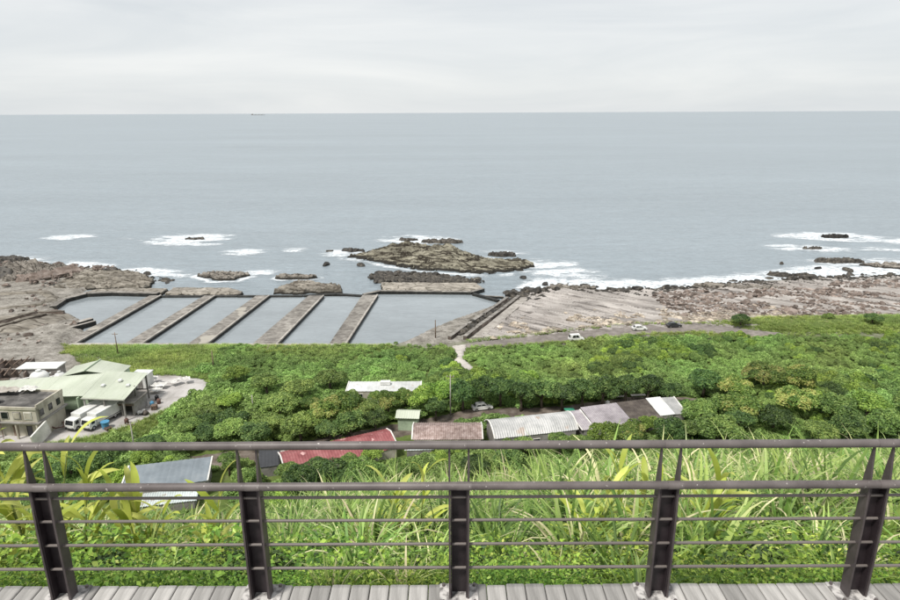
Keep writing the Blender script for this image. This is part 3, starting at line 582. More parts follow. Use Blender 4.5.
def shed(name, label, cat, c, Ln, Wd, rz, prof, roofm, wallm, n=8, ribs=3, amp=.035, trim=None, over=.3, wins=(), doors=(), group=None):
    """prof: roof cross-section [(v, z)...] from near eave to far eave; Ln runs along local x"""
    g = bz(*c); t = thing(name, label, cat, (c[0], c[1], g), rz, group)
    h = Ln / 2
    pw = [(max(-Wd / 2 + .1, min(Wd / 2 - .1, v)), z - .14) for v, z in prof]
    poly = [(pw[0][0], -.3)] + pw + [(pw[-1][0], -.3)]; k = len(poly)
    V = [(-h + .1, a, b) for a, b in poly] + [(h - .1, a, b) for a, b in poly]
    F = [tuple(range(k)), tuple(range(2 * k - 1, k - 1, -1))] + [(i, k + i, k + (i + 1) % k, (i + 1) % k) for i in range(k)]
    obj('wall', V, F, wallm, t)
    sheets(t, [((-h - over, v, z), (h + over, v, z)) for v, z in prof], n, roofm, ribs, amp)
    if trim:
        for s in (-1, 1):
            mb = MB()
            for (a, z0), (b, z1) in zip(prof[:-1], prof[1:]):
                L_ = math.hypot(b - a, z1 - z0); mb.box((s * (h + over), (a + b) / 2, (z0 + z1) / 2 + .05), (.22, L_ + .02, .16), 0, math.atan2(z1 - z0, b - a))
            mb.build('verge_trim', trim, t)
    v0 = -Wd / 2
    for (u, w, z0, hh) in wins:
        mb = MB(); mb.box((u, v0 + .06, z0 + hh / 2), (w + .2, .1, hh + .2)); o = mb.build('window', M['trim'], t)
        mb = MB(); mb.box((u, v0 + .0, z0 + hh / 2), (w, .06, hh)); mb.build('pane', M['glass'], o)
    for (u, w, hh) in doors:
        mb = MB(); mb.box((u, v0 + .06, hh / 2), (w, .12, hh)); o = mb.build('door', M['timber'], t)
        mb = MB(); mb.box((u + w * .35, v0 - .03, hh / 2), (.12, .06, .2)); mb.build('handle', M['black'], o)
    return t
def arc(Wd, z0, rise, n=7): return [(-Wd / 2 + Wd * i / n, z0 + rise * math.sin(math.pi * i / n) ** .8) for i in range(n + 1)]
def gab(Wd, z0, rise): return [(-Wd / 2, z0), (0, z0 + rise), (Wd / 2, z0)]
def mono(Wd, z0, z1): return [(-Wd / 2, z0), (Wd / 2, z1)]
shed('barrel_roof_shed', 'long shed with silver corrugated barrel roof, beside the brown tiled house', 'shed', (15.2, 107.6), 15.6, 7, R(12), arc(7, 3.0, 1.6), M['silverroof'], M['greywall'], 12, 3, .05, M['trim'], wins=((-4, 1.2, 1, 1), (0, 1.2, 1, 1)))
shed('narrow_shed', 'narrow mauve-roofed shed squeezed between the silver barrel roof and the wide mauve shed', 'shed', (25.2, 109.9), 2.0, 6.8, R(14), mono(6.8, 2.6, 3.3), M['mauve'], M['greywall'], 2, 3, .03, M['trim'])
shed('mauve_roof_shed', 'wide shed with faded mauve-grey sheet roof', 'shed', (30.6, 111.6), 7.4, 7, R(15), mono(7, 2.5, 3.6), M['mauve'], M['greywall'], 7, 3, .04)
shed('brown_roof_shed', 'shed with dark brown corrugated roof next to the white one', 'shed', (37.7, 113.9), 6, 6.6, R(15), mono(6.6, 2.5, 3.5), M['darkbrown'], M['greywall'], 6, 3, .06)
shed('white_roof_shed', 'small shed with bright white roof at the right end of the row', 'shed', (42.2, 115.2), 2.7, 6, R(12), mono(6, 2.7, 3.7), M['whiteroof'], M['greywall'], 3, 3, .03)
shed('grey_roof_shed', 'last shed of the row, grey roof with white verge', 'shed', (44.9, 115.6), 2.4, 5.6, R(8), mono(5.6, 2.6, 3.6), M['silverroof'], M['greywall'], 3, 3, .03, M['trim'])
# clay-tiled house: every tile row real, each tile strip a part
tt = shed('tiled_roof_house', 'old stone house with mottled brown clay tile roof and white verges', 'house', (-.6, 106.6), 12.4, 6.6, R(0), gab(6.6, 2.5, 1.1), M['rtile'], M['cream'], 31, 1, .05, M['trim'], wins=((-3.5, 1, 1, 1), (1.5, 1, 1, 1)), doors=((-.8, 1, 2),))
# pale green hut
t = shed('green_hut', 'little pale mint hut with pitched roof beside the tiled house', 'hut', (-8.3, 112.6), 4.0, 3.2, R(-4), [(-1.9, 3.0), (0, 3.75), (1.9, 3.0)], M['mint'], M['mintwall'], 5, 2, .03, None, .35)
shed('pale_canopy', 'small pale cyan pitched canopy in front of the tiled house', 'canopy', (-5.7, 101.4), 4.6, 2.6, R(3), gab(2.6, 2.2, .7), M['paleroof'], M['greywall'], 5, 2, .03)
shed('red_roof_house', 'long low house with faded red metal roof, below the hedge', 'house', (-19.8, 99.6), 19.5, 6.4, R(25), [(-3.2, 2.3), (.9, 3.5), (3.2, 2.9)], M['redroof'], M['cream'], 20, 2, .03, M['trim'], doors=((0, 1, 2),))
shed('slate_lean_to', 'small dark slate-roofed lean-to left of the red roof', 'shed', (-31.6, 97.4), 3.0, 4.6, R(14), mono(4.6, 2.0, 2.9), M['darkpaint'], M['greywall'], 3, 2, .02)
shed('blue_roof_shed', 'big shed with smooth blue-grey metal roof, seen between the rails', 'shed', (-46.6, 91.3), 12.6, 6.6, R(13), [(-3.3, 2.9), (3.3, 3.5)], M['blueroof'], M['greywall'], 14, 1, .02, M['trim'])
shed('tattered_lean_to', 'low lean-to with tattered pale sheet roof under the blue-grey shed', 'shed', (-45.4, 86.6), 9.6, 3.0, R(12), mono(3.0, 1.5, 2.0), M['paleroof'], M['greywall'], 9, 3, .05)
t = shed('white_roof_block', 'long flat white-roofed block half hidden by trees', 'building', (-14.4, 126), 15.4, 4.6, R(0), mono(4.6, 2.75, 3.0), M['whiteroof'], M['cream'], 10, 2, .02, M['trim'], wins=((-5, 1, 1.1, 1), (-2, 1, 1.1, 1), (3, 1, 1.1, 1)))
mb = MB(); mb.box((0.2, .8, 3.4), (2.2, 1.0, .8), bev=.08); mb.build('roof_unit', M['white'], t)
mb = MB(); mb.box((8.9, -.3, 1.4), (2, 2, 2.8)); mb.build('side_annexe', M['greywall'], t)

# mint-roofed fish factory: three roofs on one frame
fz = 5.1
t = thing('mint_roof_factory', 'sprawling factory with pale mint-green metal roofs and open yard side', 'factory', (-80, 122, fz))
def q_(x, y, z): return (x + 80, y - 122, z - fz)
def roofquad(parent, a, b, c, d, n, m, ribs=3, amp=.03):
    sheets(parent, [(q_(*a), q_(*b)), (q_(*d), q_(*c))], n, m, ribs, amp)
roofquad(t, (-74.6, 116.5, 10.0), (-65.4, 115.5, 10.0), (-65.8, 127, 10.9), (-75.2, 127.9, 10.9), 10, M['mint'])
roofquad(t, (-99, 116.2, 9.9), (-74.9, 117.5, 9.9), (-75.5, 127.6, 10.6), (-99, 123, 10.6), 22, M['mint'])
roofquad(t, (-84.8, 126.6, 10.2), (-79.6, 127.2, 11.3), (-79.6, 133.6, 11.3), (-85.4, 133.2, 10.0), 7, M['mint'])
roofquad(t, (-79.6, 127.2, 11.3), (-72.6, 127.8, 10.0), (-72.6, 133.2, 10.0), (-79.6, 133.6, 11.3), 8, M['mint'])
mb = MB(); mb.prism([(q_(-84.6, 0, 0)[0], 4.4), (q_(-73, 0, 0)[0], 5.6), (q_(-73, 0, 0)[0], 11), (q_(-84.9, 0, 0)[0], 11)], -.2, 4.55); mb.build('rear_wall', M['mintwall'], t)
mb = MB(); mb.box((4.2, -.6, 2.3), (.25, 9.2, 4.6)); mb.build('partition_wall', M['mintwall'], t)
mb = MB(); mb.box((2.2, -3.9, 3.1), (7, .25, 3.2)); mb.build('front_wall', M['mintwall'], t)
mb = MB(); mb.box((-9, 3.3, 2.3), (18, .25, 4.6)); mb.build('back_wall', M['mintwall'], t)
for (x, y) in ((-74.2, 116.6), (-70, 116.2), (-65.9, 115.8), (-66, 121), (-66.1, 126.4), (-75, 127)):
    mb = MB(); p = q_(x, y, 0); mb.box((p[0], p[1], 2.35 if y < 120 else 2.7), (.28, .28, 4.8 if y < 120 else 5.4)); mb.build('post', M['greywall'], t)
mb = MB(); p = q_(-70.1, 115.95, 9.8); mb.box((p[0], p[1], p[2]), (9, .2, .3), R(-5.6)); mb.build('eave_beam', M['mint'], t)
mb = MB(); mb.tube([q_(-74.7, 116.3, 9.82), q_(-65.3, 115.3, 9.82)], .09, 6); mb.build('gutter', M['greywall'], t)
mb = MB(); mb.tube([q_(-79.6, 127.1, 11.42), q_(-79.6, 133.7, 11.42)], .14, 6); mb.build('ridge_cap', M['mintwall'], t)
for k in range(3): mb = MB(); p = q_(-72.5 + k * 2.6, 121 + (k % 2) * 2, 10.55 + (k % 2) * .25); mb.box((p[0], p[1], p[2] + .1), (.7, .9, .35), .1 * k, bev=.05); mb.build('roof_vent', M['whiteroof'], t)
# lower open shed under the roof's right end
t = thing('open_store', 'dark open-fronted store with flat concrete roof under the mint roof', 'store', (-67.5, 120.3, 5.1), R(-3))
mb = MB(); mb.box((0, .2, 2.95), (5.6, 5.6, .28), bev=.05); mb.build('roof_slab', M['concrete'], t)
mb = MB(); mb.box((2.45, .2, 1.4), (.25, 5.0, 2.8)); mb.build('side_wall', M['greywall'], t)
mb = MB(); mb.box((0, 2.6, 1.4), (4.6, .25, 2.8)); mb.build('back_wall', M['greywall'], t)
for x in (-2.5, 0, 2.4): mb = MB(); mb.box((x, -2.3, 1.4), (.3, .3, 2.8)); mb.build('post', M['greywall'], t)
mb = MB(); mb.box((0, -2.35, 2.6), (5.2, .2, .5)); mb.build('lintel', M['timber'], t)
t = thing('white_cold_box', 'small white box hut standing behind the mint roof', 'hut', (-70.8, 133.4, 5.1), R(-2))
mb = MB(); mb.box((0, 0, 1.4), (3.6, 3.8, 2.8), bev=.06); mb.build('wall', M['white'], t)
mb = MB(); mb.box((0, 0, 2.9), (3.9, 4.1, .16)); mb.build('roof', M['whiteroof'], t)
mb = MB(); mb.box((.6, -1.95, 1.1), (1, .1, 2.1)); mb.build('door', M['greywall'], t)
# derelict two-storey house at far left
t = thing('derelict_house', 'derelict two-storey cream house with dark flat roof and broken parapet', 'house', (-87, 112.6, 5.05), R(-4))
mb = MB(); mb.box((0, .6, 1.8), (17.6, 6.6, 3.6)); mb.build('lower_wall', M['cream'], t)
mb = MB(); mb.box((0, .1, 3.62), (18.6, 8.6, .28)); mb.build('ledge', M['greywall'], t)
mb = MB(); mb.box((0, 0, 2.1 + 3), (17.8, 7.8, 2.6)); mb.build('upper_wall', M['cream'], t)
mb = MB(); mb.box((0, 0, 6.47), (17.4, 7.4, .12)); mb.build('flat_roof', M['flatroof'], t)
for (c, d) in (((0, -3.9, 6.6), (18.1, .3, .55)), ((8.9, .1, 6.75), (.3, 7.5, .95)), ((0, 3.9, 6.6), (17.8, .25, .5))): mb = MB(); mb.box(c, d); mb.build('parapet', M['cream'], t)
for i, x in enumerate((-7, -4.6, -2.2, .2, 2.6, 5.0, 7.2)):
    mb = MB(); mb.box((x, -3.96, 5.1), (1.5, .1, 1.5)); o = mb.build('window', M['greywall'] if i % 3 else M['trim'], t)
    mb = MB(); mb.box((x, -4.03, 5.1), (1.2, .05, 1.2)); mb.build('pane', M['glass'] if i in (1, 3, 4) else M['cream'], o)
for x in (-6, -3, 3.2, 6): mb = MB(); mb.box((x, -2.72, 1.2), (1.1, .1, 2.2)); mb.build('door', M['glass'] if x != 3.2 else M['timber'], t)
for x in (-8.6, -4.4, 0, 4.4, 8.6): mb = MB(); mb.box((x, -3.9, 1.75), (.3, .3, 3.5)); mb.build('column', M['cream'], t)
for y, zz in ((-2.4, 5.2), (0, 5.2), (2.3, 5.2)): mb = MB(); mb.box((8.95, y, zz), (.1, 1.0, 1.3)); mb.build('end_window', M['glass'], t)
mb = MB(); mb.box((9.6, -4.6, 1.6), (.3, 4.6, 3.0), 0, R(14)); mb.build('stair_wall', M['trim'], t)
def tank(name, lb, cat, loc, r, h, m, group=None):
    t = thing(name, lb, cat, loc, 0, group); mb = MB(); n = 14
    mb.tube([(0, 0, 0), (0, 0, h * .8), (0, 0, h * .93), (0, 0, h)], [r, r, r * .75, r * .25], n); mb.build('shell', m, t, True)
    mb = MB(); mb.tube([(0, 0, h * .99), (0, 0, h * 1.08)], r * .3, 10); mb.build('lid', m, t); mb = MB(); mb.tube([(0, 0, h * .4), (0, 0, h * .46)], r * 1.03, n); mb.build('band', m, t)
mb = MB(); mb.tube([(9.02, -3.2, .1), (9.02, -3.2, 6.4)], .07, 6); mb.build('downpipe', M['greywall'], t)
mb = MB(); mb.tube([(1.4, -4.0, .1), (1.4, -4.0, 6.4)], .06, 6); mb.build('downpipe', M['rust'], t)
tank('water_tank', 'black water tank standing on the derelict flat roof', 'tank', (-87.6, 110.6, 11.6), .85, 1.5, M['black'])
tank('water_tank', 'larger white dome tank behind the mint roof', 'tank', (-92.8, 131.5, 5.2), 1.9, 4.2, M['white'])
tank('water_tank', 'smaller white dome tank right of the large one behind the roof', 'tank', (-88.4, 131.8, 5.2), 1.2, 3.8, M['white'])
def crumple(name, lb, cat, loc, sx, sy, h, m, seed, rz=0):
    n = 12; xs = np.linspace(-sx, sx, n); X, Y = np.meshgrid(xs, np.linspace(-sy, sy, n)); Z = h * fbm(X * 2.1 + 50, Y * 2.1 + 50, seed, 3) + .1
    top = np.stack([X + .3 * (fbm(X * 2, Y * 2, seed + 2) - .5), Y + .3 * (fbm(X * 2, Y * 2, seed + 4) - .5), Z], -1).reshape(-1, 3); bot = top.copy(); bot[:, 2] -= .04
    f = grid_faces(n, n); v = np.concatenate([top, bot]); i = np.arange(n * n).reshape(n, n)
    rim = np.concatenate([i[0, :], i[1:, -1], i[-1, -2::-1], i[-2:0:-1, 0]]); side = [(int(b), int(a), int(a) + n * n, int(b) + n * n) for a, b in zip(rim, np.roll(rim, -1))]
    o = obj(name, v.tolist(), f.tolist() + (f[:, ::-1] + n * n).tolist() + side, m, loc=loc, rz=rz); return tag(o, lb, cat)
crumple('torn_sheet', 'large torn white sheet flapping over the derelict roof', 'sheet', (-84.2, 115.6, 11.9), 1.6, 1.1, .9, M['whitesheet'], 3)
crumple('torn_sheet', 'grey-white crumpled sheets left of the torn one on the roof', 'sheet', (-88.6, 114.9, 11.9), 2.6, 1.2, 1.1, M['palecon'], 5)
for i, (x, y, s) in enumerate([(-66.5, 132.5, 1.6), (-63.8, 134.6, 1.3), (-61.6, 135.8, 1.1), (-66, 129.6, 1.2), (-64.2, 118.8, .9), (-69.5, 136.2, 1.2)]):
    crumple('plastic_sheeting', 'pale plastic sheeting heaped on the yard, %s heap from the derelict house' % ordn[[4, 5, 3, 2, 0, 1][i]] if False else 'heap of pale plastic sheeting on the yard, %s' % ['against the open store back corner', 'right of the biggest heap', 'farthest right near the hedge', 'nearest the mint roof post', 'in front of the open store', 'behind the white hut'][i], 'sheeting', (x, y, 5.2), s, s * .7, .8, M['whitesheet'], 9 + i, i)
# flat white roof and ruins behind
t = thing('flat_white_store', 'low store with flat white roof behind the tanks', 'store', (-98.5, 141, 4.4), R(2))
mb = MB(); mb.box((0, 0, 1.2), (9.0, 3.6, 2.4)); mb.build('wall', M['greywall'], t); mb = MB(); mb.box((0, 0, 2.5), (9.6, 4.2, .2)); mb.build('roof', M['whiteroof'], t); mb = MB(); mb.box((2, -1.83, 1), (1.1, .08, 2)); mb.build('door', M['timber'], t)
for i, (x, y, rz, L_, lb) in enumerate([(-104, 138.5, .3, 6, 'roofless brown brick ruin at the left edge behind the factory'), (-108, 145.5, .2, 7, 'second roofless ruin, farther back at the left edge')]):
    t = thing('brick_ruin', lb, 'ruin', (x, y, bz(x, y) - .1), rz)
    for (c, d, nm) in (((-L_ / 2, 0, 1.5), (.3, 4, 3), 'end_wall'), ((L_ / 2, 0, 1.2), (.3, 4, 2.4), 'end_wall'), ((0, 2, 1.1), (L_, .3, 2.2), 'back_wall'), ((-L_ / 4, -2, .8), (L_ * .45, .3, 1.6), 'front_wall')):
        mb = MB(); mb.box(c, d); mb.build(nm, M['boldb'], t)
    for k in range(4): mb = MB(); mb.box((-L_ / 2 + .6 + k * L_ / 4, 0, 2.4 + .2 * (k % 2)), (.18, 4.6, .22), 0, R(6 * (k % 2) - 3)); mb.build('roof_beam', M['timber'], t)
for i, (x, y, L_, rz, ry) in enumerate([(-93, 136.6, 9, R(38), 0), (-98, 136, 8, R(38), 0)]):
    t = thing('pen_wall', 'low pale pen wall behind the mint roof, %s one' % ('right' if i == 0 else 'left'), 'wall', (x, y, 4.6), rz); mb = MB(); mb.box((0, 0, .6), (L_, .3, 1.6)); mb.build('block_wall', M['palecon'], t); mb = MB(); mb.box((0, 0, 1.46), (L_ + .1, .4, .12)); mb.build('coping', M['white'], t)
# leaning slabs of the broken platform at far left
for i, (x, y, lx, ly, h, rz, tl, mt, lb) in enumerate([(-170, 254, 13, 5, 3.5, R(48), 18, 'reef', 'long leaning brown rock slab, middle of three at far left'), (-164, 249, 14, 4, 3, R(50), 22, 'boldb', 'leaning brown rock slab nearest the flat grey platform'),
      (-181, 258, 9, 6, 4, R(30), 14, 'reef', 'upright grey-brown rock slab among the brown ones at far left'), (-190, 250, 12, 7, 3, R(10), 10, 'darkreef', 'broad dark rock slab left of the upright one')]):
    tag(hfield('rock_slab', ell(x, y, lx, ly, rz, seed=60 + i), .6, lambda X, Y, x=x, y=y, h=h, rz=rz: 1.4 + h * np.clip(.5 + (-(X - x) * math.sin(rz) + (Y - y) * math.cos(rz)) / 9, 0, 1), M[mt], edge=1.2, jag=1.4, floor=.4, seed=160 + i * 5, strata=(rz + 1.57, 1.8, 1.1), rough=1.2), lb, 'rock slab')
tag(hfield('tidal_pavement', [(-205, 262), (-180, 269), (-166, 262), (-172, 257), (-190, 246), (-205, 240)], .8, 1.9, M['reef'], edge=1.4, jag=1.6, seed=190, strata=(R(70), 3, .6)), 'cracked tidal rock pavement at the left edge', 'rock platform')

# ------------------------------------------------------------------ vehicles
def wheel(t, x, y, r, w):
    mb = MB(); mb.tube([(x, y - w / 2, r), (x, y + w / 2, r)], r, 14); o = mb.build('wheel', M['tyre'], t)
    mb = MB(); mb.tube([(x, y - w / 2 - .012, r), (x, y + w / 2 + .012, r)], r * .6, 10); mb.build('rim', M['chrome'], o)
def extrude(prof, hw, top_hw=None, zlo=0, zhi=1):
    """side profile (x, z) swept across the car, narrowing with height"""
    def w(z): return hw if top_hw is None else hw + (top_hw - hw) * (z - zlo) / (zhi - zlo)
    n = len(prof); v = [(x, -w(z), z) for x, z in prof] + [(x, w(z), z) for x, z in prof]
    return v, [tuple(range(n)), tuple(range(2 * n - 1, n - 1, -1))] + [(i, n + i, n + (i + 1) % n, (i + 1) % n) for i in range(n)]
def car(name, label, paint, loc, rz, van=False, group='parked cars'):
    t = thing(name, label, 'van' if van else 'car', loc, rz, group); p = M[paint]
    body = [(-2.15, .35), (-2.2, .6), (-2.12, .88), (-1.2, .95), (.75, .93), (1.75, .82), (2.15, .66), (2.2, .38), (1.85, .26), (-1.9, .26)]
    cab = [(-2.0, .9), (-1.75, 1.85), (.9, 1.85), (1.5, .9)] if van else [(-1.75, .92), (-1.25, 1.4), (-.9, 1.47), (.15, 1.47), (.45, 1.4), (1.15, .92)]
    zt = max(z for _, z in cab)
    v, f = extrude(body, .86); obj('body', v, f, p, t)
    v, f = extrude(cab, .80, .62, .9, zt); o = obj('cabin', v, f, p, t)
    def glass(nm, pts): obj(nm, pts, [(0, 1, 2, 3)], M['glass'], o)
    wz = lambda z: .80 + (.62 - .80) * (z - .9) / (zt - .9) + .012
    a, b = cab[-1], cab[-2] if van else cab[-3]
    e = .02
    glass('windscreen', [(a[0] - .02 + e, -.7, .98), (a[0] - .02 + e, .7, .98), (b[0] + .1 + e, .6, zt - .1), (b[0] + .1 + e, -.6, zt - .1)])
    c, d = cab[0], cab[1]
    glass('rear_window', [(c[0] + .04 - e, .66, 1.0), (c[0] + .04 - e, -.66, 1.0), (d[0] - .06 - e, -.58, zt - .12), (d[0] - .06 - e, .58, zt - .12)])
    for s in (-1, 1):
        for (x0, x1, x2, x3) in ((-1.35, -.35, -.35, -1.05), (-.28, .85, .3, -.28)):
            q = [(x0, s * wz(1.0), 1.0), (x1, s * wz(1.0), 1.0), (x2, s * wz(zt - .12), zt - .12), (x3, s * wz(zt - .12), zt - .12)]
            glass('side_window', q if s < 0 else q[::-1])
        for x in (-1.35, 1.35): wheel(t, x, s * .78, .32, .22)
        mb = MB(); mb.box((2.13, s * .6, .66), (.12, .36, .16)); mb.build('headlight', M['chrome'], t)
        mb = MB(); mb.box((-2.15, s * .66, .74), (.1, .28, .18)); mb.build('tail_light', M['rust'], t)
    mb = MB(); mb.box((2.18, 0, .45), (.1, 1.5, .16)); mb.build('bumper', M['black'], t)
    return t
def onroad(x, y, off=.64): return (x, y, bz(x, y) + off)
car('parked_car', 'white car parked alone on the coast road by the rock beach', 'white', onroad(55.4, 174.4), R(4))
car('parked_car', 'dark car parked on the coast road right of the white car', 'darkpaint', onroad(66.4, 177), R(8))
car('parked_van', 'white van half hidden by shrubs at the bend of the coast road', 'white', onroad(35.4, 166.6, .3), R(8), True)
car('parked_car', 'white car under the trees in the village lane', 'white', onroad(6.6, 120.3, .15), R(14))
def truck(label, loc, rz):
    t = thing('box_truck', label, 'truck', loc, rz, 'box trucks by the factory')
    mb = MB(); mb.box((0, 1.0, 1.85), (2.35, 6.2, 2.3), bev=.05); o = mb.build('cargo_box', M['white'], t)
    for s in (-1, 1): mb = MB(); mb.box((s * 1.19, 1.0, .95), (.05, 6.1, .12)); mb.build('skirt_rail', M['black'], o)
    v, f = extrude([(-3.9, .5), (-3.95, 1.3), (-3.65, 2.3), (-2.25, 2.35), (-2.25, .5)], 1.1); v = [(y, x, z) for x, y, z in v]; f = [q[::-1] for q in f]
    o = obj('cab', v, f, M['white'], t)
    obj('windscreen', [(-.95, -3.96, 1.35), (.95, -3.96, 1.35), (.9, -3.7, 2.2), (-.9, -3.7, 2.2)], [(0, 1, 2, 3)], M['glass'], o)
    for s in (-1, 1): mb = MB(); mb.box((s * 1.1, -3.0, 1.7), (.04, .8, .7)); mb.build('side_window', M['glass'], o); mb = MB(); mb.box((s * .8, -3.97, .85), (.35, .08, .2)); mb.build('headlight', M['chrome'], o)
    mb = MB(); mb.box((0, -3.98, .55), (2.1, .16, .25)); mb.build('bumper', M['black'], t)
    for s in (-1, 1):
        for y in (-3.0, 2.4):
            mb = MB(); mb.tube([(s * 1.0 - .14, y, .45), (s * 1.0 + .14, y, .45)], .45, 14); o2 = mb.build('wheel', M['tyre'], t); mb = MB(); mb.tube([(s * 1.0 - .16, y, .45), (s * 1.0 + .16, y, .45)], .25, 10); mb.build('rim', M['chrome'], o2)
truck('white box truck nearer the derelict house', (-73.6, 115.0, 5.2), R(-16)); truck('white box truck beside the blue tub', (-70.4, 115.0, 5.2), R(-17))
t = thing('blue_tub', 'bright blue plastic tub standing beside the right-hand truck', 'tub', (-68.4, 112.6, 5.2)); mb = MB(); mb.tube([(0, 0, 0), (0, 0, 1.3), (0, 0, 1.35)], [.62, .75, .8], 14); mb.build('tub_wall', M['bluepl'], t); mb = MB(); mb.tube([(0, 0, 1.34), (0, 0, 1.42)], .84, 14); mb.build('lid', M['bluepl'], t)
# rusty cradle by the trucks, tables and odds and ends in the lane
t = thing('rusty_cradle', 'rusty red boat cradle between the derelict house and the trucks', 'cradle', (-77.2, 113.4, 5.2), R(25))
for y in (-1.2, 1.2): mb = MB(); mb.tube([(-2.2, y, 1.2), (-1.2, y, .4), (1.4, y, .5), (2.4, y, 1.6)], .12, 6); mb.build('rail', M['rust'], t)
for x in (-1.6, 0, 1.6): mb = MB(); mb.tube([(x, -1.2, .5), (x, 0, .3), (x, 1.2, .5)], .1, 6); mb.build('crossbar', M['rust'], t)
for i, (x, y) in enumerate(((-1.9, 0), (1.9, 0))): mb = MB(); mb.box((x, y, .3), (.3, 2.2, .6)); mb.build('block', M['timber'], t)
for i, (x, y, lb) in enumerate([(36.5, 124.6, 'left pale bench table under the trees behind the brown shed'), (40.8, 125.2, 'right pale bench table under the trees behind the brown shed')]):
    t = thing('bench_table', lb, 'table', (x, y, 5.15), R(6)); mb = MB(); mb.box((0, 0, .75), (3.2, .9, .08)); mb.build('table_top', M['palecon'], t)
    for s in (-1.4, 1.4):
        for u in (-.35, .35): mb = MB(); mb.box((s, u, .36), (.08, .08, .72)); mb.build('leg', M['timber'], t)
t = thing('green_tarp_stack', 'stack of crates under a green tarp in the lane behind the barrel roof', 'crates', (24.4, 117.6, 5.15), R(10)); mb = MB(); mb.box((0, 0, .5), (1.6, 1.1, 1.0)); mb.build('crate', M['timber'], t); mb = MB(); mb.box((.1, 0, 1.1), (2.0, 1.5, .18), bev=.06); mb.build('tarp', M['green'], t)
tank('white_drum', 'white drum beside the lane behind the mauve shed', 'drum', (33.2, 121.2, 5.15), .45, 1.3, M['white'])
t = thing('rubble_heap', 'pale rubble heap between the slate lean-to and the red roof', 'rubble', (-29.6, 101.3, 5.0))
for k in range(9): mb = MB(); mb.box((random.uniform(-1.3, 1.3), random.uniform(-1.6, 1.6), random.uniform(.1, .7)), (random.uniform(.6, 1.4), random.uniform(.5, 1.2), random.uniform(.3, .7)), random.random() * 3, .2, .2, bev=.05); mb.build('chunk', M['palecon'], t)
for i, (x, y, m_, lb) in enumerate([(-63.6, 122.4, 'bluepl', 'blue drum by the right wall of the open store'), (-62.7, 123.6, 'rust', 'rusty drum behind the blue one by the open store'), (-63.9, 125.4, 'black', 'black drum near the factory corner post'), (-65.2, 114.6, 'rust', 'rusty drum in front of the open store')]):
    tank('oil_drum', lb, 'drum', (x, y, 5.2), .42, 1.05, M[m_], 'drums in the yard')
for i, (x, y, lb, n) in enumerate([(-62.4, 120.8, 'taller stack of old pallets on the yard by the open store', 6), (-67.6, 112.0, 'low stack of pallets beside the blue tub', 3)]):
    t = thing('pallet_stack', lb, 'pallets', (x, y, 5.2), i * .7 + .2)
    for k in range(n):
        mb = MB()
        for sl_ in (-.45, 0, .45): mb.box((sl_, 0, k * .17 + .05), (.1, 1.1, .09))
        for sl_ in (-.48, -.24, 0, .24, .48): mb.box((0, sl_, k * .17 + .115), (1.2, .14, .03))
        mb.build('pallet', M['timber'], t).rotation_euler = (0, 0, random.uniform(-.08, .08))
t = thing('net_heap', 'dark heap of nets at the right corner of the open store', 'nets', (-63.2, 118.4, 5.2)); v_ = []
for k in range(5): mb = MB(); a_ = k * 1.26; mb.tube([(math.cos(a_) * .5, math.sin(a_) * .5, .1), (math.cos(a_) * .2, math.sin(a_) * .2, .55), (-math.cos(a_) * .4, -math.sin(a_) * .3, .2)], [.35, .4, .25], 8); mb.build('net_fold', M['darkreef'] if k % 2 else M['darkbrown'], t, True)
# gutters and downpipes on the factory and the derelict house
def pole(label, x, y, h, arm=True, band=False, m='pole', r=.15):
    t = thing('utility_pole', label, 'utility pole', (x, y, bz(x, y)), 0, 'utility poles'); mb = MB(); mb.tube([(0, 0, -.3), (0, 0, h * .5), (0, 0, h)], [r, r * .85, r * .62], 9); mb.build('shaft', M[m], t, True)
    if arm:
        mb = MB(); mb.box((0, 0, h - .5), (1.5, .12, .12)); mb.build('crossarm', M['timber'], t)
        for x_ in (-.65, 0, .65): mb = MB(); mb.tube([(x_, 0, h - .44), (x_, 0, h - .2)], .05, 6); mb.build('insulator', M['white'], t)
    if band: mb = MB(); mb.tube([(0, 0, .2), (0, 0, 2.2)], r * 1.25, 9); mb.build('base_sleeve', M['orange'], t)
pole('tall pole rising in front of the dark trees above the tiled house', 0, 117.6, 9.2)
pole('pole with an orange base beside the blue-grey shed', -57.2, 101.6, 7.2, band=True)
pole('slim dark pole at the pool rim behind the mint roof', -89.5, 158.6, 6.4, m='timber')
pole('slim pole among the scrub below the second pool', -58.5, 144.5, 5.5, m='timber', arm=False)
pole('short dark post at the near end of the twin channel walls', -4.2, 170, 5.4, arm=False, m='timber', r=.2)
pole('pole stub standing in the scrub left of the hedge', -41, 119, 4.2, arm=False, r=.12)
# ship on the horizon
t = thing('cargo_ship', 'tiny grey cargo ship on the horizon at left', 'ship', (-5830, 20000, 0), R(3))
obj('hull', [(-210, -18, 12), (190, -18, 12), (230, 0, 16), (190, 18, 12), (-210, 18, 12), (-195, -14, -2), (180, -14, -2), (205, 0, -2), (180, 14, -2), (-195, 14, -2)], [(0, 1, 2, 3, 4), (9, 8, 7, 6, 5), (0, 5, 6, 1), (1, 6, 7, 2), (2, 7, 8, 3), (3, 8, 9, 4), (4, 9, 5, 0)], M['silverroof'], t)
mb = MB(); mb.box((-160, 0, 26), (40, 26, 28)); mb.build('bridge', M['greywall'], t)
for x in (-60, 30, 120): mb = MB(); mb.box((x, 0, 17), (60, 26, 10)); mb.build('cargo_stack', M['silverroof'], t)

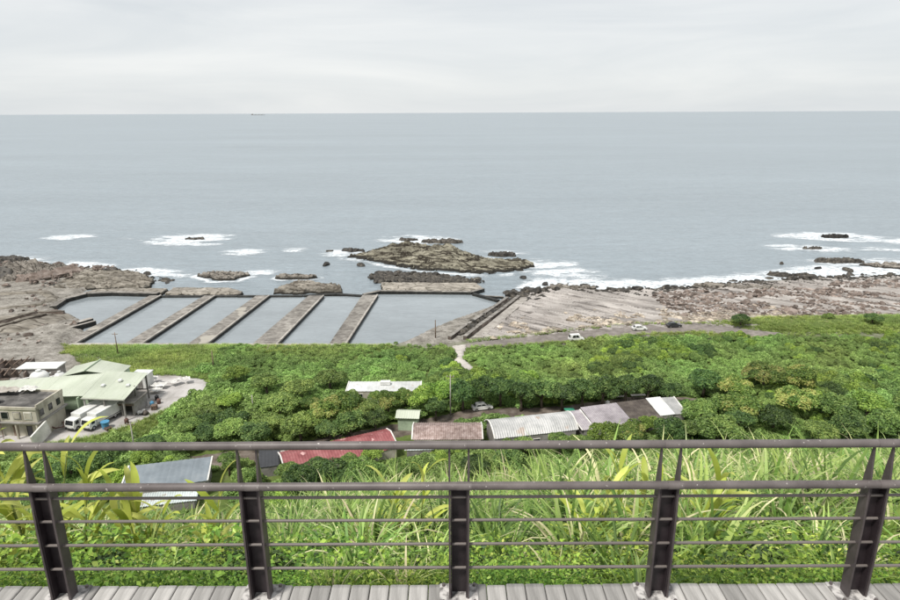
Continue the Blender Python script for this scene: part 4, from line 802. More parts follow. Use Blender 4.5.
# ------------------------------------------------------------------ lookout deck and railing
DZ = 62.0
M['plank'] = noise_mat('weathered_plank', [(.20, .19, .18), (.31, .30, .285), (.42, .405, .385)], 4, .85, .2, .5, 30, coord='Object', stretch=(6, .5, 2), dist=.004, spots=((.13, .125, .12), 7, .63))
M['steel'] = noise_mat('brown_grey_paint', [(.085, .071, .069), (.125, .107, .103), (.165, .144, .138)], 5, .5, .45, .15, 40, coord='Object', spots=((.42, .39, .37), 42, .68), dist=.002)
M['darksteel'] = noise_mat('dark_brown_channel', [(.018, .013, .015), (.03, .022, .025), (.048, .036, .038)], 5, .5, .4, .15, 40, coord='Object', dist=.002)  # darker brown tone for the post web and its side liners
M['baseplate'] = noise_mat('chipped_plate', [(.16, .15, .145), (.32, .305, .295), (.5, .48, .46)], 22, .7, .3, .3, 40, coord='Object', pos=[.4, .5, .58], dist=.003)
M['plate'] = noise_mat('plate_paint', [(.045, .036, .037), (.07, .057, .057), (.10, .084, .082)], 5, .5, .4, .15, 40, coord='Object', dist=.002)
M['cable'] = plain('rod_paint', (.15, .13, .12), .5)
def objrand(m, lo=.8, hi=1.15):
    t = m.node_tree; p = t.nodes['Principled BSDF']; src = p.inputs['Base Color'].links[0].from_socket
    oi = N(t, 'ShaderNodeObjectInfo'); mr = N(t, 'ShaderNodeMapRange'); mr.inputs[3].default_value = lo; mr.inputs[4].default_value = hi; t.links.new(oi.outputs['Random'], mr.inputs[0])
    cb = N(t, 'ShaderNodeCombineColor')
    for i in range(3): t.links.new(mr.outputs[0], cb.inputs[i])
    t.links.new(mixc(t, 1.0, src, cb.outputs[0], 'MULTIPLY'), p.inputs['Base Color'])
objrand(M['plank'], .66, 1.18)
mb = MB()
for y in (-1.8, .2, 2.2, 3.3): mb.box((0, y, DZ - .17), (20, .09, .2))
deck = struct(mb.build('deck', M['timber']))
pm = []
for k in range(5):
    mb = MB(); mb.box((0, 0, 0), (.1215 + .001 * (k % 3), 5.9, .045), 0, 0, R((k - 2) * .25), bev=.006); pm.append(mesh('plank', mb.v, mb.f, M['plank']))
for i in range(154):
    x = -9.8 + i * .1278; o = link('plank', pm[random.randrange(5)], deck); o.location = (x, .515 + random.uniform(-.006, .006), DZ - .0235 + random.uniform(-.002, .002))
RY = 3.36
rail = thing('railing', 'brown-grey steel railing with twin-plate posts, two pipe rails and four rods', 'railing', (0, RY, DZ))
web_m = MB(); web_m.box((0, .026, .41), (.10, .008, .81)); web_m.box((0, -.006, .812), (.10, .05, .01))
for s_ in (-1, 1): web_m.box((s_ * .0475, -.006, .405), (.007, .056, .80)); WEB = mesh('post', web_m.v, web_m.f, M['darksteel'])  # thin side liners inside the plates, same dark brown as the web
def plate_mesh():
    prof = [(-.042, 0), (.036, 0), (.04, .55), (.034, .85), (.004, 1.07), (-.004, 1.07), (-.03, .85), (-.043, .55)]
    n = len(prof); th = .006; v = [(-th, a, b) for a, b in prof] + [(th, a, b) for a, b in prof]
    f = [tuple(range(n - 1, -1, -1)), tuple(range(n, 2 * n))] + [(i, (i + 1) % n, n + (i + 1) % n, n + i) for i in range(n)]
    return mesh('side_plate', v, f, M['steel'])
PL = plate_mesh(); PL.materials[0] = M['plate']
bp = MB(); bp.box((0, 0, .006), (.25, .2, .012), bev=.004); BP = mesh('base_plate', bp.v, bp.f, M['baseplate'])
bl = MB(); bl.tube([(0, 0, .012), (0, 0, .03)], .011, 6); BL = mesh('bolt', bl.v, bl.f, M['steel'])
sl = MB(); sl.tube([(-.045, 0, 0), (.045, 0, 0)], .0261, 14, False); SLV = mesh('sleeve', sl.v, sl.f, M['steel'], True)
for i in range(-5, 6):
    x = .05 + i * 1.2735
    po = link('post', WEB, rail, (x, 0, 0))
    for s in (-1, 1): link('side_plate', PL, po, (s * .058, 0, 0))
    link('base_plate', BP, po)
    for a in (-.1, .1):
        for b in (-.075, .075): link('bolt', BL, po, (a, b, 0))
for nm, y, z in (('top_rail', 0, 1.092), ('middle_rail', -.04, .838)):
    mb = MB(); mb.tube([(-8, y, z), (8, y, z)], .0252, 16); o = mb.build(nm, M['steel'], rail, True)
    for i in range(-5, 6): link('sleeve', SLV, o, (.05 + i * 1.2735 + (.03 if nm[0] == 'm' else 0), y, z))
for z in (.742, .577, .403, .226):
    mb = MB(); mb.tube([(-8, -.01, z), (8, -.01, z)], .0095, 8); mb.build('rod', M['cable'], rail, True)

# ------------------------------------------------------------------ foliage prototypes
def leaf_cloud(P, Nn, size, tint, fold=.25, asp=.55, rng=RNG):
    """diamond-shaped leaves at points P with normals Nn"""
    n = len(P); rv = rng.normal(size=(n, 3)); a = np.cross(Nn, rv); a /= np.linalg.norm(a, axis=1)[:, None] + 1e-9; b = np.cross(Nn, a)
    s = size[:, None]; v = np.empty((n, 4, 3)); v[:, 0] = P - a * s; v[:, 2] = P + a * s; d = Nn * s * fold
    v[:, 1] = P + b * s * asp + d; v[:, 3] = P - b * s * asp + d
    f = np.arange(4 * n).reshape(n, 4); return v.reshape(-1, 3), f, np.repeat(tint, 4)
def crown_mesh(name, m, seed, n_sub=20, n_leaf=4300, leaf=.058, flat=.72, goldtop=0.0, low=-.15):
    rng = np.random.default_rng(seed); P = []; Q = []; T = []
    d = rng.normal(size=(n_sub, 3)); d[:, 2] = np.abs(d[:, 2]) * .9 + low * rng.random(n_sub); d /= np.linalg.norm(d, axis=1)[:, None]
    c = d * rng.uniform(.45, .72, (n_sub, 1)); c[:, 2] *= flat; r = rng.uniform(.17, .38, n_sub)
    c = np.vstack([c, [[0, 0, .1]]]); r = np.append(r, .5); ct = rng.uniform(-.18, .18, len(r))
    per = (r ** 2 / (r ** 2).sum() * n_leaf * 1.5).astype(int)
    for i in range(len(r)):
        n = per[i]; u = rng.normal(size=(n, 3)); u /= np.linalg.norm(u, axis=1)[:, None]; u[:, 2] = np.where(u[:, 2] < -.35, -u[:, 2], u[:, 2])
        p = c[i] + u * (r[i] * rng.uniform(.72, 1.04, (n, 1))) * np.array([1, 1, .85])
        deep = np.zeros(n, bool)
        for j in range(len(r)):
            if j != i: deep |= np.linalg.norm(p - c[j], axis=1) < r[j] * .68
        p = p[~deep]; u = u[~deep]; nn = u * .9 + rng.normal(size=p.shape) * .55 + np.array([0, 0, .35]); nn /= np.linalg.norm(nn, axis=1)[:, None]
        P.append(p); Q.append(nn); T.append(np.clip(rng.normal(.42, .2, len(p)) + ct[i] + goldtop * (ct[i] > .03), 0, 1))
    P = np.vstack(P); Q = np.vstack(Q); T = np.concatenate(T)
    v, f, t = leaf_cloud(P, Q, leaf * rng.uniform(.6, 1.35, len(P)), T, rng=rng)
    return mesh(name, v, f, m, tint=t)
def trunk_mesh(seed):
    g = random.Random(seed); mb = MB(); mb.tube([(0, 0, -1.2), (.03, 0, -.6), (.02, .04, -.1), (0, .02, .25)], [.1, .075, .06, .03], 7)
    for k in range(6):
        a = k * 1.05 + g.random(); z = g.uniform(-.55, -.1); q = g.uniform(.4, .6)
        mb.tube([(0, 0, z), (q * .5 * math.cos(a), q * .5 * math.sin(a), z + .22), (q * math.cos(a), q * math.sin(a), z + .42)], [.04, .028, .012], 5)
    return mesh('trunk', mb.v, mb.f, M['bark'], True)
CR = {k: [crown_mesh('crown', M['leaf%d' % k], 10 * k + s, n_sub=(24, 32, 28)[s], flat=(.7, .8, .62)[s], goldtop=.3 if k == 3 else 0) for s in range(3)] for k in range(4)}
TRK = [trunk_mesh(s) for s in range(3)]
SC = [crown_mesh('scrub', M['scrub'], 70 + s, n_sub=16, n_leaf=1500, leaf=.075, flat=.7, low=-.3) for s in range(5)]

def blade_tuft(name, m, seed, n, length, width, spread, up=(58, 86), curl=(40, 110), seg=6, tipbias=.0, mean=.48):
    rng = random.Random(seed); v = []; f = []; tt = []
    for k in range(n):
        a = rng.uniform(0, 2 * math.pi); r = spread * math.sqrt(rng.random()); bx_, by_ = r * math.cos(a), r * math.sin(a)
        az = a + rng.gauss(0, .7); el = R(rng.uniform(*up)); cu = R(rng.uniform(*curl)); Ln = length * rng.uniform(.55, 1.15); w = width * rng.uniform(.7, 1.25); x, z = 0, 0
        ti = min(1, max(0, rng.gauss(mean, .2))); b0 = len(v); tw = rng.gauss(0, .35)
        for i in range(seg + 1):
            u = i / seg; ww = w * (.55 + 1.2 * u * (1 - u) * 1.6) * (1 - u ** 3) + .0006
            e = el - cu * u * u
            cx, cy = bx_ + x * math.cos(az), by_ + x * math.sin(az); sx, sy = -math.sin(az + tw) * ww, math.cos(az + tw) * ww
            v.append((cx - sx, cy - sy, z)); v.append((cx + sx, cy + sy, z + ww * .3)); q = min(1, max(0, ti + tipbias * u)); tt += [q, q]
            x += math.cos(e) * Ln / seg; z += math.sin(e) * Ln / seg
        for i in range(seg): o = b0 + 2 * i; f.append((o, o + 1, o + 3, o + 2))
    return mesh(name, v, f, m, tint=tt)
SG = [blade_tuft('silvergrass', M['silver'], s, 46, 1.3, .0185, .13, mean=(.3, .5, .62, .38, .55, .22)[s], up=(56, 88), curl=(60, 175), seg=8, tipbias=.3) for s in range(6)]
BG = [blade_tuft('bank_grass', M['bankgrass'], 30 + s, 60, .75, .02, .45, up=(45, 85), curl=(20, 80), seg=4, tipbias=.15) for s in range(3)]
def cover_mesh(seed):
    rng = np.random.default_rng(seed); n = 340; th = rng.random(n) * 6.283; r = .42 * np.sqrt(rng.random(n)); z = (.12 + .34 * rng.random(n)) * (1 - (r / .5) ** 2 * .5)
    P = np.stack([r * np.cos(th), r * np.sin(th), z], 1); nn = np.array([0, -.2, 1]) + rng.normal(size=(n, 3)) * .55; nn /= np.linalg.norm(nn, axis=1)[:, None]
    v, f, t = leaf_cloud(P, nn, rng.uniform(.013, .028, n), np.clip(rng.normal(.45, .25, n), 0, 1), rng=rng, asp=.6); return mesh('ground_cover', v, f, M['cover'], tint=t)
GC = [cover_mesh(200 + s) for s in range(4)]

def scatter(name, label, cat, pts, scl, protos, seed=0):
    """one uncountable mass: the protos instanced on points by geometry nodes"""
    pts = np.asarray(pts, float); n = len(pts); rng = np.random.default_rng(seed)
    me = bpy.data.meshes.new(name); me.from_pydata(pts.tolist(), [], [])
    for nm, ty, val in (('pick', 'INT', rng.integers(0, len(protos), n)), ('size', 'FLOAT', np.asarray(scl, np.float32)), ('spin', 'FLOAT', rng.random(n).astype(np.float32) * 6.283)):
        a = me.attributes.new(nm, ty, 'POINT'); a.data.foreach_set('value', val)
    o = link(name, me); tag(o, label, cat, kind='stuff')
    g = bpy.data.node_groups.new(name, 'GeometryNodeTree'); g.interface.new_socket('Geometry', in_out='INPUT', socket_type='NodeSocketGeometry'); g.interface.new_socket('Geometry', in_out='OUTPUT', socket_type='NodeSocketGeometry')
    gi = g.nodes.new('NodeGroupInput'); go = g.nodes.new('NodeGroupOutput'); jn = g.nodes.new('GeometryNodeJoinGeometry')
    def attr(nm, ty): q = g.nodes.new('GeometryNodeInputNamedAttribute'); q.data_type = ty; q.inputs[0].default_value = nm; return q.outputs[0]
    cx = g.nodes.new('ShaderNodeCombineXYZ'); g.links.new(attr('spin', 'FLOAT'), cx.inputs[2])
    for k, pm_ in enumerate(protos):
        src = bpy.data.objects.new(name + '_source', pm_)
        oi = g.nodes.new('GeometryNodeObjectInfo'); oi.inputs['Object'].default_value = src
        cp = g.nodes.new('FunctionNodeCompare'); cp.data_type = 'INT'; cp.operation = 'EQUAL'; g.links.new(attr('pick', 'INT'), cp.inputs[2]); cp.inputs[3].default_value = k
        ip = g.nodes.new('GeometryNodeInstanceOnPoints'); g.links.new(gi.outputs[0], ip.inputs['Points']); g.links.new(cp.outputs[0], ip.inputs['Selection']); g.links.new(oi.outputs['Geometry'], ip.inputs['Instance'])
        g.links.new(cx.outputs[0], ip.inputs['Rotation']); g.links.new(attr('size', 'FLOAT'), ip.inputs['Scale']); g.links.new(ip.outputs[0], jn.inputs[0])
    g.links.new(jn.outputs[0], go.inputs[0]); md = o.modifiers.new('scatter', 'NODES'); md.node_group = g
    return o
def jgrid(x0, x1, y0, y1, d, seed):
    rng = np.random.default_rng(seed); x, y = np.meshgrid(np.arange(x0, x1, d), np.arange(y0, y1, d)); x = x.ravel(); y = y.ravel()
    return x + rng.uniform(-.5, .5, len(x)) * d, y + rng.uniform(-.5, .5, len(y)) * d, rng

# ------------------------------------------------------------------ trees
TREES = [(2.5,122.0,3.3,1,'dark'), (6.3,123.5,3.5,1,'dark'), (10.6,124.0,3.8,1,'dark'), (14.7,122.5,3.5,1,'dark'), (19.2,124.0,3.5,1,'dark'), (23.3,122.8,3.3,1,'dark'), (27.7,123.8,3.5,1,'dark'), (32.2,124.8,3.6,1,'dark'), (37.2,125.8,3.8,1,'dark'), (42.3,126.2,3.6,1,'dark'), (46.0,124.2,3.1,1,'dark'), (-28.3,106.8,3.2,0,'white'), (-24.8,110.2,3.7,3,'white'), (-20.8,113.0,3.8,3,'white'), (-16.8,112.8,3.4,0,'white'), (-12.6,116.2,3.1,3,'white'), (-9.4,118.8,3.0,3,'white'), (-5.2,117.5,3.2,2,'white'), (-2.2,120.8,3.5,2,'white'), (-2.9,115.2,2.5,1,'white'), (-18.9,106.8,3.2,1,'white'), (-22.4,105.5,2.8,1,'white'), (-14.6,109.8,2.6,1,'white'), (-34.5,108.8,3.3,0,'left'), (-34.5,116.5,3.9,0,'left'), (-36.1,104.5,3.5,1,'left'), (-40.4,126.8,3.8,0,'left'), (-32.0,123.2,4.1,0,'left'), (-26.8,129.5,3.9,0,'left'), (-28.9,118.2,2.8,3,'left'), (-41.5,107.0,3.2,0,'left'), (-45.8,105.8,2.8,1,'left'), (-50.0,109.2,2.6,0,'left'), (-49.2,102.8,2.8,0,'left'), (-54.8,103.0,2.6,1,'left'), (-45.7,119.5,3.0,2,'left'), (-49.8,135.0,3.2,2,'left'), (55.2,126.0,4.2,1,'right'), (60.7,123.5,3.7,3,'right'), (69.8,129.2,4.3,3,'right'), (76.6,127.5,4.3,3,'right'), (57.0,113.0,4.9,3,'right'), (70.3,115.8,4.3,3,'right'), (61.9,108.8,4.0,1,'right'), (48.9,112.2,3.8,0,'right'), (49.8,105.0,3.9,0,'right'), (76.3,112.2,4.5,0,'right'), (83.4,114.2,4.6,2,'right'), (82.1,106.2,4.3,0,'right'), (73.9,105.0,3.9,1,'right'), (68.0,104.2,3.5,0,'right'), (44.8,106.2,3.2,0,'right'), (93.2,114.0,4.6,0,'right'), (88.1,104.2,4.2,1,'right'), (55.0,108.2,3.6,1,'right'), (27.6,104.8,3.0,2,'front'), (32.3,105.0,3.5,3,'front'), (19.6,103.0,2.4,0,'front'), (13.4,102.8,2.1,0,'front'), (37.6,110.2,2.4,2,'front'), (40.2,106.5,3.2,1,'front'), (9.9,102.8,1.7,0,'front'), (23.4,103.5,2.3,0,'front'), (-24.0,87.8,3.7,1,'slope'), (-19.7,90.5,3.3,1,'slope'), (-7.5,48.2,1.8,0,'slope'), (-8.4,91.8,2.8,0,'slope'), (4.0,92.8,2.8,1,'slope'), (9.9,93.5,3.1,1,'slope'), (-59.1,94.0,3.2,1,'slope'), (-64.1,93.8,2.5,1,'slope'), (-69.5,91.0,2.1,1,'slope'), (-53.5,96.8,2.0,2,'slope'), (-38.1,95.5,2.1,0,'slope'), (-33.5,90.5,2.1,0,'slope'), (-64.9,89.2,1.8,1,'slope'), (86.2,177.0,2.7,1,'bank'), (125.6,177.5,3.0,1,'bank'), (115.1,182.0,1.8,0,'bank'), (-27,92.6,2.0,0,'slope'), (-22.5,94,2.1,1,'slope'), (-17.5,95.6,2.0,0,'slope'), (-21,121.4,1.9,0,'white'), (-15.6,121,2.0,3,'white'), (-10.4,121.6,1.8,2,'white'), (-13.5,97.8,1.9,2,'slope')]
ZONE = {'dark': ('tree in the row shading the lane behind the sheds', 'trees shading the lane'), 'white': ('hedge tree between the white block and the red roof', 'hedge trees by the white roof'),
        'left': ('tree between the factory yard and the hedge', 'trees in the left scrub'), 'right': ('tree on the flat right of the last shed', 'trees on the right flat'),
        'front': ('bushy tree just in front of the row of sheds', 'trees in front of the sheds'), 'slope': ('tree at the slope foot between the rails', 'trees at the slope foot'), 'bank': ('lone dark shrub on the bank beside the beach', 'shrubs on the grass bank')}
TINT = ['green', 'dark green', 'lime green', 'golden-topped olive']
by = {}
for q in TREES: by.setdefault(q[4], []).append(q)
for zn, qs in by.items():
    qs.sort(key=lambda q: q[0] / q[1])                      # left to right as seen
    for i, (x, y, r, k, _) in enumerate(qs):
        if zn == 'front': y -= 2.2
        if zn == 'dark': y -= 2.2 + 1.0 * (x > 13)
        g = bz(x, y) + (1.2 if zn == 'bank' else 0); hc = (r * .9 * .85 + (1.2 if zn in ('dark', 'front', 'slope', 'white') else .45)) if zn != 'bank' else r * .5
        lb = '%s %s, %s from the left' % (TINT[k], ZONE[zn][0].replace('dark ', '') if zn in ('dark', 'bank') else ZONE[zn][0], ordn[i])
        t = thing('broadleaf_tree' if zn != 'bank' else 'round_shrub', lb, 'tree' if zn != 'bank' else 'shrub', (x, y, g), 0, ZONE[zn][1])
        a = random.uniform(0, 6.28); sc = r * random.uniform(.95, 1.12)
        o = link('crown', CR[k][i % 3], t, (0, 0, hc), a); o.scale = (sc * random.uniform(.9, 1.25), sc, sc * random.uniform(.85, 1.1) * (.72 if zn == 'left' else .85 if zn == 'right' else 1))
        o = link('trunk', TRK[i % 3], t, (0, 0, hc), a); o.scale = (r, r, hc / 1.15)

# ------------------------------------------------------------------ coastal scrub
KEEP = [([(-48, 96.5), (-30, 101), (-10, 108.5), (0, 113), (24, 116), (50, 120.5), (57, 121), (57, 126), (40, 127), (24, 122.5), (4, 121), (-12, 114), (-32, 106.5), (-48, 102.5)], .3),
        (ROAD, .55), (YARD, 1.5), ([(0.6, 164), (5, 165), (3.8, 158), (3.6, 152), (5.6, 146), (7, 141), (4.6, 140), (2.5, 145), (.8, 151.5), (1.2, 158)], .9),
        ([(-22.5, 123), (-5, 123), (-5, 128.6), (-22.5, 128.6)], .8), ([(-8, 102.5), (6.5, 102.5), (24, 104.5), (48, 112.5), (47.5, 119.5), (24, 115), (6, 111), (-7, 110.5), (-11, 114.5), (-11, 110)], .8),
        ([(-31, 92), (-27, 91), (-9, 100), (-10, 107), (-29, 99.5)], .6), ([(-56, 86), (-37, 86), (-37, 97), (-55, 94)], .6), ([(-34, 94), (-28, 94), (-28, 103), (-34, 101)], .3), ([(-85, 100), (-66, 106), (-62, 113), (-80, 112)], .5)]
x, y, rng = jgrid(-120, 230, 87, 168, 1.75, 5)
ok = np.abs(x) < y * .86 + 22
for pl, mg in KEEP: ok &= sdist(pl, x, y) < -mg
rim = (x < -62 + (fbm(x / 6, y / 6, 2) - .5) * 16) & (y > 128)            # grass rather than scrub behind the left pools
ok &= ~((x < -58) & (y > 108) & (y < 143)); ok &= ~((x < -85) & (y > 104) & (y < 140)) & ((x > -112) | (y < 104)); ok &= ~rim
ok &= ~((x > -14) & (x < 8) & (y > 163.5)) & (y < 165.5 + (x > 8) * 12)
ok &= ~((x > 8) & (y > np.interp(x, [4, 22, 35, 56, 74, 86, 100, 150, 230], [160.6, 163.2, 165.6, 171.8, 173, 169.8, 174.6, 177, 181])))
n1 = fbm(x / 8, y / 8, 12); sz = (.78 + 1.9 * np.clip(n1 - .15, 0, 1) ** 1.3) * rng.uniform(.75, 1.3, len(x)) * np.interp(y, [87, 120, 150, 166], [1.15, 1.25, 1.1, .7]) * (1 + .35 * sstep(145, 165, y) * sstep(10, 40, x)) * (1 + .3 * sstep(140, 128, y) * (1 - sstep(112, 106, y) * .5))
x, y, sz = x[ok], y[ok], sz[ok]
scatter('coastal_scrub', 'dense green coastal scrub covering the flat between village and shore', 'scrub', np.stack([x, y, base(x, y) + sz * .25], 1), sz, SC, 1)
th = (fbm(x / 13, y / 13, 58) > .6) & (sz > .95) & ~((x < -18) & (y > 112))
scatter('dark_thicket', 'darker taller thickets standing out of the coastal scrub', 'thicket', np.stack([x, y, base(x, y) + sz * .55], 1)[th], sz[th] * 1.15, [CR[0][0], CR[0][1], CR[1][2], CR[2][0]], 21)
x, y, rng = jgrid(-112, -50, 143, 168, .8, 6); ok = (sdist(YARD, x, y) < -.4) & (x > -108 + (165 - y) * .9)
ok &= (x < -58 + (fbm(x / 6, y / 6, 2) - .5) * 16)
x, y = x[ok], y[ok]; P1 = np.stack([x, y, base(x, y)], 1)
x, y, rng = jgrid(78, 205, 170, 195, .9, 7); ok = sdist(BANK, x, y) > -1.0; x, y = x[ok], y[ok]
P2 = np.stack([x, y, base(x, y) + .55 + .7 * sstep(0, 3, sdist(BANK, x, y))], 1)
x, y, rng = jgrid(-3, 84, 160, 183, 1.0, 8); dr = sdist(ROAD, x, y); ok = (dr < -.2) & (dr > -2.2) & (np.abs(x - 3) > 1.6); x, y = x[ok], y[ok]; P3 = np.stack([x, y, base(x, y) + .45], 1)
x, y, rng = jgrid(-106, -16, 160, 167.5, .9, 9); P4 = np.stack([x, y, base(x, y)], 1)
x, y, rng = jgrid(58, 205, 164, 177, .9, 10); lim = np.interp(x, [58, 74, 86, 100, 150, 230], [170.8, 172, 168.6, 172.5, 175, 179]); ok = (y > lim - 2.5) & (sdist(ROAD, x, y) < -.3) & (sdist(BANK, x, y) < .5); x, y = x[ok], y[ok]; P5 = np.stack([x, y, base(x, y) + .1], 1)
x, y, rng = jgrid(-84, -44, 98, 146, .8, 12); dy = sdist(YARD, x, y); ok = (dy < .1) & (dy > -7) & (sdist([(-56, 86), (-37, 86), (-37, 97), (-55, 94)], x, y) < -.5); x, y = x[ok], y[ok]; P6 = np.stack([x, y, base(x, y) + .05], 1)
PB = np.vstack([P1, P2, P3, P4, P5, P6]); scatter('bank_grass', 'yellow-green rough grass along the pool rim and the beach bank', 'grass', PB, np.random.default_rng(2).uniform(.6, 1.25, len(PB)), BG, 3)

# ------------------------------------------------------------------ the slope below the deck
x, y, rng = jgrid(-95, 95, 13, 90, 1.45, 15); ok = np.abs(x) < y * .9 + 6
for pl, mg in KEEP[6:9]: ok &= sdist(pl, x, y) < -mg
left = sstep(-.16, -.34, x / y)
sz = rng.uniform(.6, 1.15, len(x)) * (1.15 - .35 * left) * np.interp(y, [13, 30, 80], [.75, 1.1, 1.25]); x, y, sz = x[ok], y[ok], sz[ok]
scatter('slope_scrub', 'leafy scrub on the steep slope falling from the deck to the village', 'scrub', np.stack([x, y, base(x, y) + sz * .15], 1), sz, SC, 4)
x, y, rng = jgrid(-9, 9, 3.84, 5.3, .2, 16); ok = np.abs(x) < y * .85 + 2; x, y = x[ok], y[ok]
scatter('ground_cover', 'low small-leaved ground cover along the edge of the deck', 'ground cover', np.stack([x, y, base(x, y) + np.interp(y, [3.6, 4.6, 8], [.02, .02, -.02])], 1), rng.uniform(.5, .85, len(x)), GC, 5)
x, y, rng = jgrid(-14, 14, 4.7, 15, .55, 19); ok = np.abs(x) < y * .82 + 1.5; x, y = x[ok], y[ok]
scatter('gap_shade_undergrowth', 'dark leafy undergrowth added as shade in the gaps under the silvergrass', 'weeds', np.stack([x, y, base(x, y) + .05], 1), rng.uniform(.28, .5, len(x)), [CR[1][0], CR[1][1], CR[1][2]], 8)  # small dark-leaved crowns added so the gaps between clumps look shaded
x, y, rng = jgrid(-9, 9, 4.25, 7.0, .62, 23)
scatter('leafy_weeds', 'taller leafy weeds growing among the silvergrass near the deck', 'weeds', np.stack([x, y, base(x, y)], 1), rng.uniform(.8, 1.5, len(x)), GC, 9)
# silvergrass: the largest clumps singly, the rest as one mass
x, y, rng = jgrid(-22, 22, 4.1, 26, .6, 17); ok = np.abs(x) < y * .82 + 1.5; x, y = x[ok], y[ok]
lf = sstep(-.2, -.36, x / y); thin = rng.random(len(x)) < np.interp(y, [4.1, 4.6, 12, 26], [.45, .72, .8, .75]) * (1 - .05 * lf); x, y, lf = x[thin], y[thin], lf[thin]
sz = rng.uniform(.75, 1.25, len(x)) * np.interp(y, [4.25, 5.2, 7, 10, 16], [.52, .74, .9, 1.1, 1.35]) * (1 - .25 * lf) * (1 + .1 * sstep(-.1, .4, x / y))
big = np.argsort(np.hypot(x, y) / sz)[:90]; rest = np.ones(len(x), bool); rest[big] = False; Pz = base(x, y) - .05
scatter('silvergrass', 'arching pale silvergrass covering the slope beyond the railing', 'grass', np.stack([x, y, Pz], 1)[rest], sz[rest], SG, 6)
for j, i in enumerate(big):
    o = link('silvergrass_clump', SG[j % 6], None, (x[i], y[i], Pz[i]), rng.uniform(0, 6.28)); o.scale = (sz[i],) * 3
    tag(o, 'arching silvergrass clump close behind the railing', 'grass clump', 'silvergrass clumps near the railing')
# broad-leaved plants, every leaf a part
def broad_leaf(seed, Ln, w):
    g = random.Random(seed); v = []; f = []; tt = []; n = 7; x = z = 0; el = R(g.uniform(40, 70)); cu = R(g.uniform(40, 90)); ti = g.uniform(.3, .9)
    for i in range(n + 1):
        u = i / n; ww = w * (math.sin(math.pi * min(1, u * .93 + .05)) ** .75) * (1 if u < .99 else .02); e = el - cu * u * u
        for s, dz in ((-1, ww * .35), (0, 0), (1, ww * .35)): v.append((x, s * ww, z + dz)); tt.append(min(1, max(0, ti + g.uniform(-.08, .08))))
        x += math.cos(e) * Ln / n; z += math.sin(e) * Ln / n
    for i in range(n):
        for k in (0, 1): o = i * 3 + k; f.append((o, o + 1, o + 4, o + 3))
    return mesh('leaf', v, f, M['broad'], True, tt)
BL_ = [broad_leaf(s, .50 + .05 * (s % 3), .036 + .006 * (s % 2)) for s in range(6)]
def ginger(label, x, y, h, n, seed, s=1.0):
    g = random.Random(seed); t = thing('ginger_plant', label, 'plant', (x, y, bz(x, y) - .05), 0, 'broad-leaved ginger plants')
    for k in range(n):
        a = g.uniform(0, 6.28); lx, ly = .12 * math.cos(a), .12 * math.sin(a); hh = h * g.uniform(.75, 1.1); q = g.uniform(.06, .2) * hh
        pts = [(lx, ly, 0), (lx + q * .4 * math.cos(a), ly + q * .4 * math.sin(a), hh * .5), (lx + q * math.cos(a), ly + q * math.sin(a), hh)]
        mb = MB(); mb.tube(pts, [.016, .012, .006], 6); mb.build('stem', M['stem'], t, True)
        for j in range(9):
            u = .3 + .7 * j / 8; p = Vector(pts[1]).lerp(Vector(pts[2]), max(0, (u - .5) * 2)) if u > .5 else Vector(pts[0]).lerp(Vector(pts[1]), u * 2)
            o = link('leaf', BL_[g.randrange(6)], t, p); o.rotation_euler = (g.gauss(0, .2), -(.3 if j > 5 else 0) + g.gauss(0, .12), a + (j % 2) * math.pi + g.gauss(0, .6)); o.scale = (s * g.uniform(.8, 1.15),) * 3
for i, (x, y, h, n, s, lb) in enumerate([(-4.6, 6.0, 1.9, 4, 1.1, 'tall yellow-green broad-leaved plant at the left edge behind the railing'), (-4.1, 5.7, 1.0, 4, 1.0, 'yellow-green broad-leaved plant left of the leftmost post'), (-3.35, 5.9, 1.05, 4, 1.0, 'bright broad-leaved plant just right of the leftmost post'),
      (-2.9, 6.3, .95, 3, .95, 'smaller broad-leaved plant with upright leaves, right of the bright one'), (-4.5, 4.9, .75, 3, 1.0, 'low broad-leaved plant at the lower left corner'), (1.75, 6.2, .95, 3, 1.0, 'broad-leaved plant with one long lime leaf, left of the fourth post'), (2.35, 7.0, 1.35, 3, .9, 'tall lime broad-leaved plant topping the upper rail at the fourth post'),
      (-.55, 7.4, 1.3, 3, .9, 'broad-leaved plant under the upper rail left of the centre post'), (3.25, 6.6, .95, 3, 1.0, 'broad-leaved plant between the fourth and rightmost posts')]):
    ginger(lb, x, y, h, n, 300 + i, s)

# ------------------------------------------------------------------ boulders
def boulder_mesh(seed, m):
    import bmesh
    bm = bmesh.new(); bmesh.ops.create_icosphere(bm, subdivisions=2, radius=1); rng = np.random.default_rng(seed); ax = rng.normal(size=(11, 3)); ax /= np.linalg.norm(ax, axis=1)[:, None]; cut = rng.uniform(.35, .75, 11)
    for v in bm.verts:
        p = np.array(v.co)
        for a, c in zip(ax, cut):
            d = p @ a
            if d > c: p = p - a * (d - c) * 1.0
        v.co = (p[0] * 1.55, p[1] * 1.2, p[2] * .85)
    me = bpy.data.meshes.new('boulder'); bm.to_mesh(me); bm.free(); me.materials.append(m); return me
BM = {k: [boulder_mesh(s + i * 9, M[k]) for s in range(5)] for i, k in enumerate(('bolda', 'boldb', 'darkreef'))}
for k in ('bolda', 'boldb'): objrand(M[k], .4, 1.2)
objrand(M['darkreef'], .5, 2.2)
def surf(x, y): return beach_top(np.asarray(x, float), np.asarray(y, float)) - .05
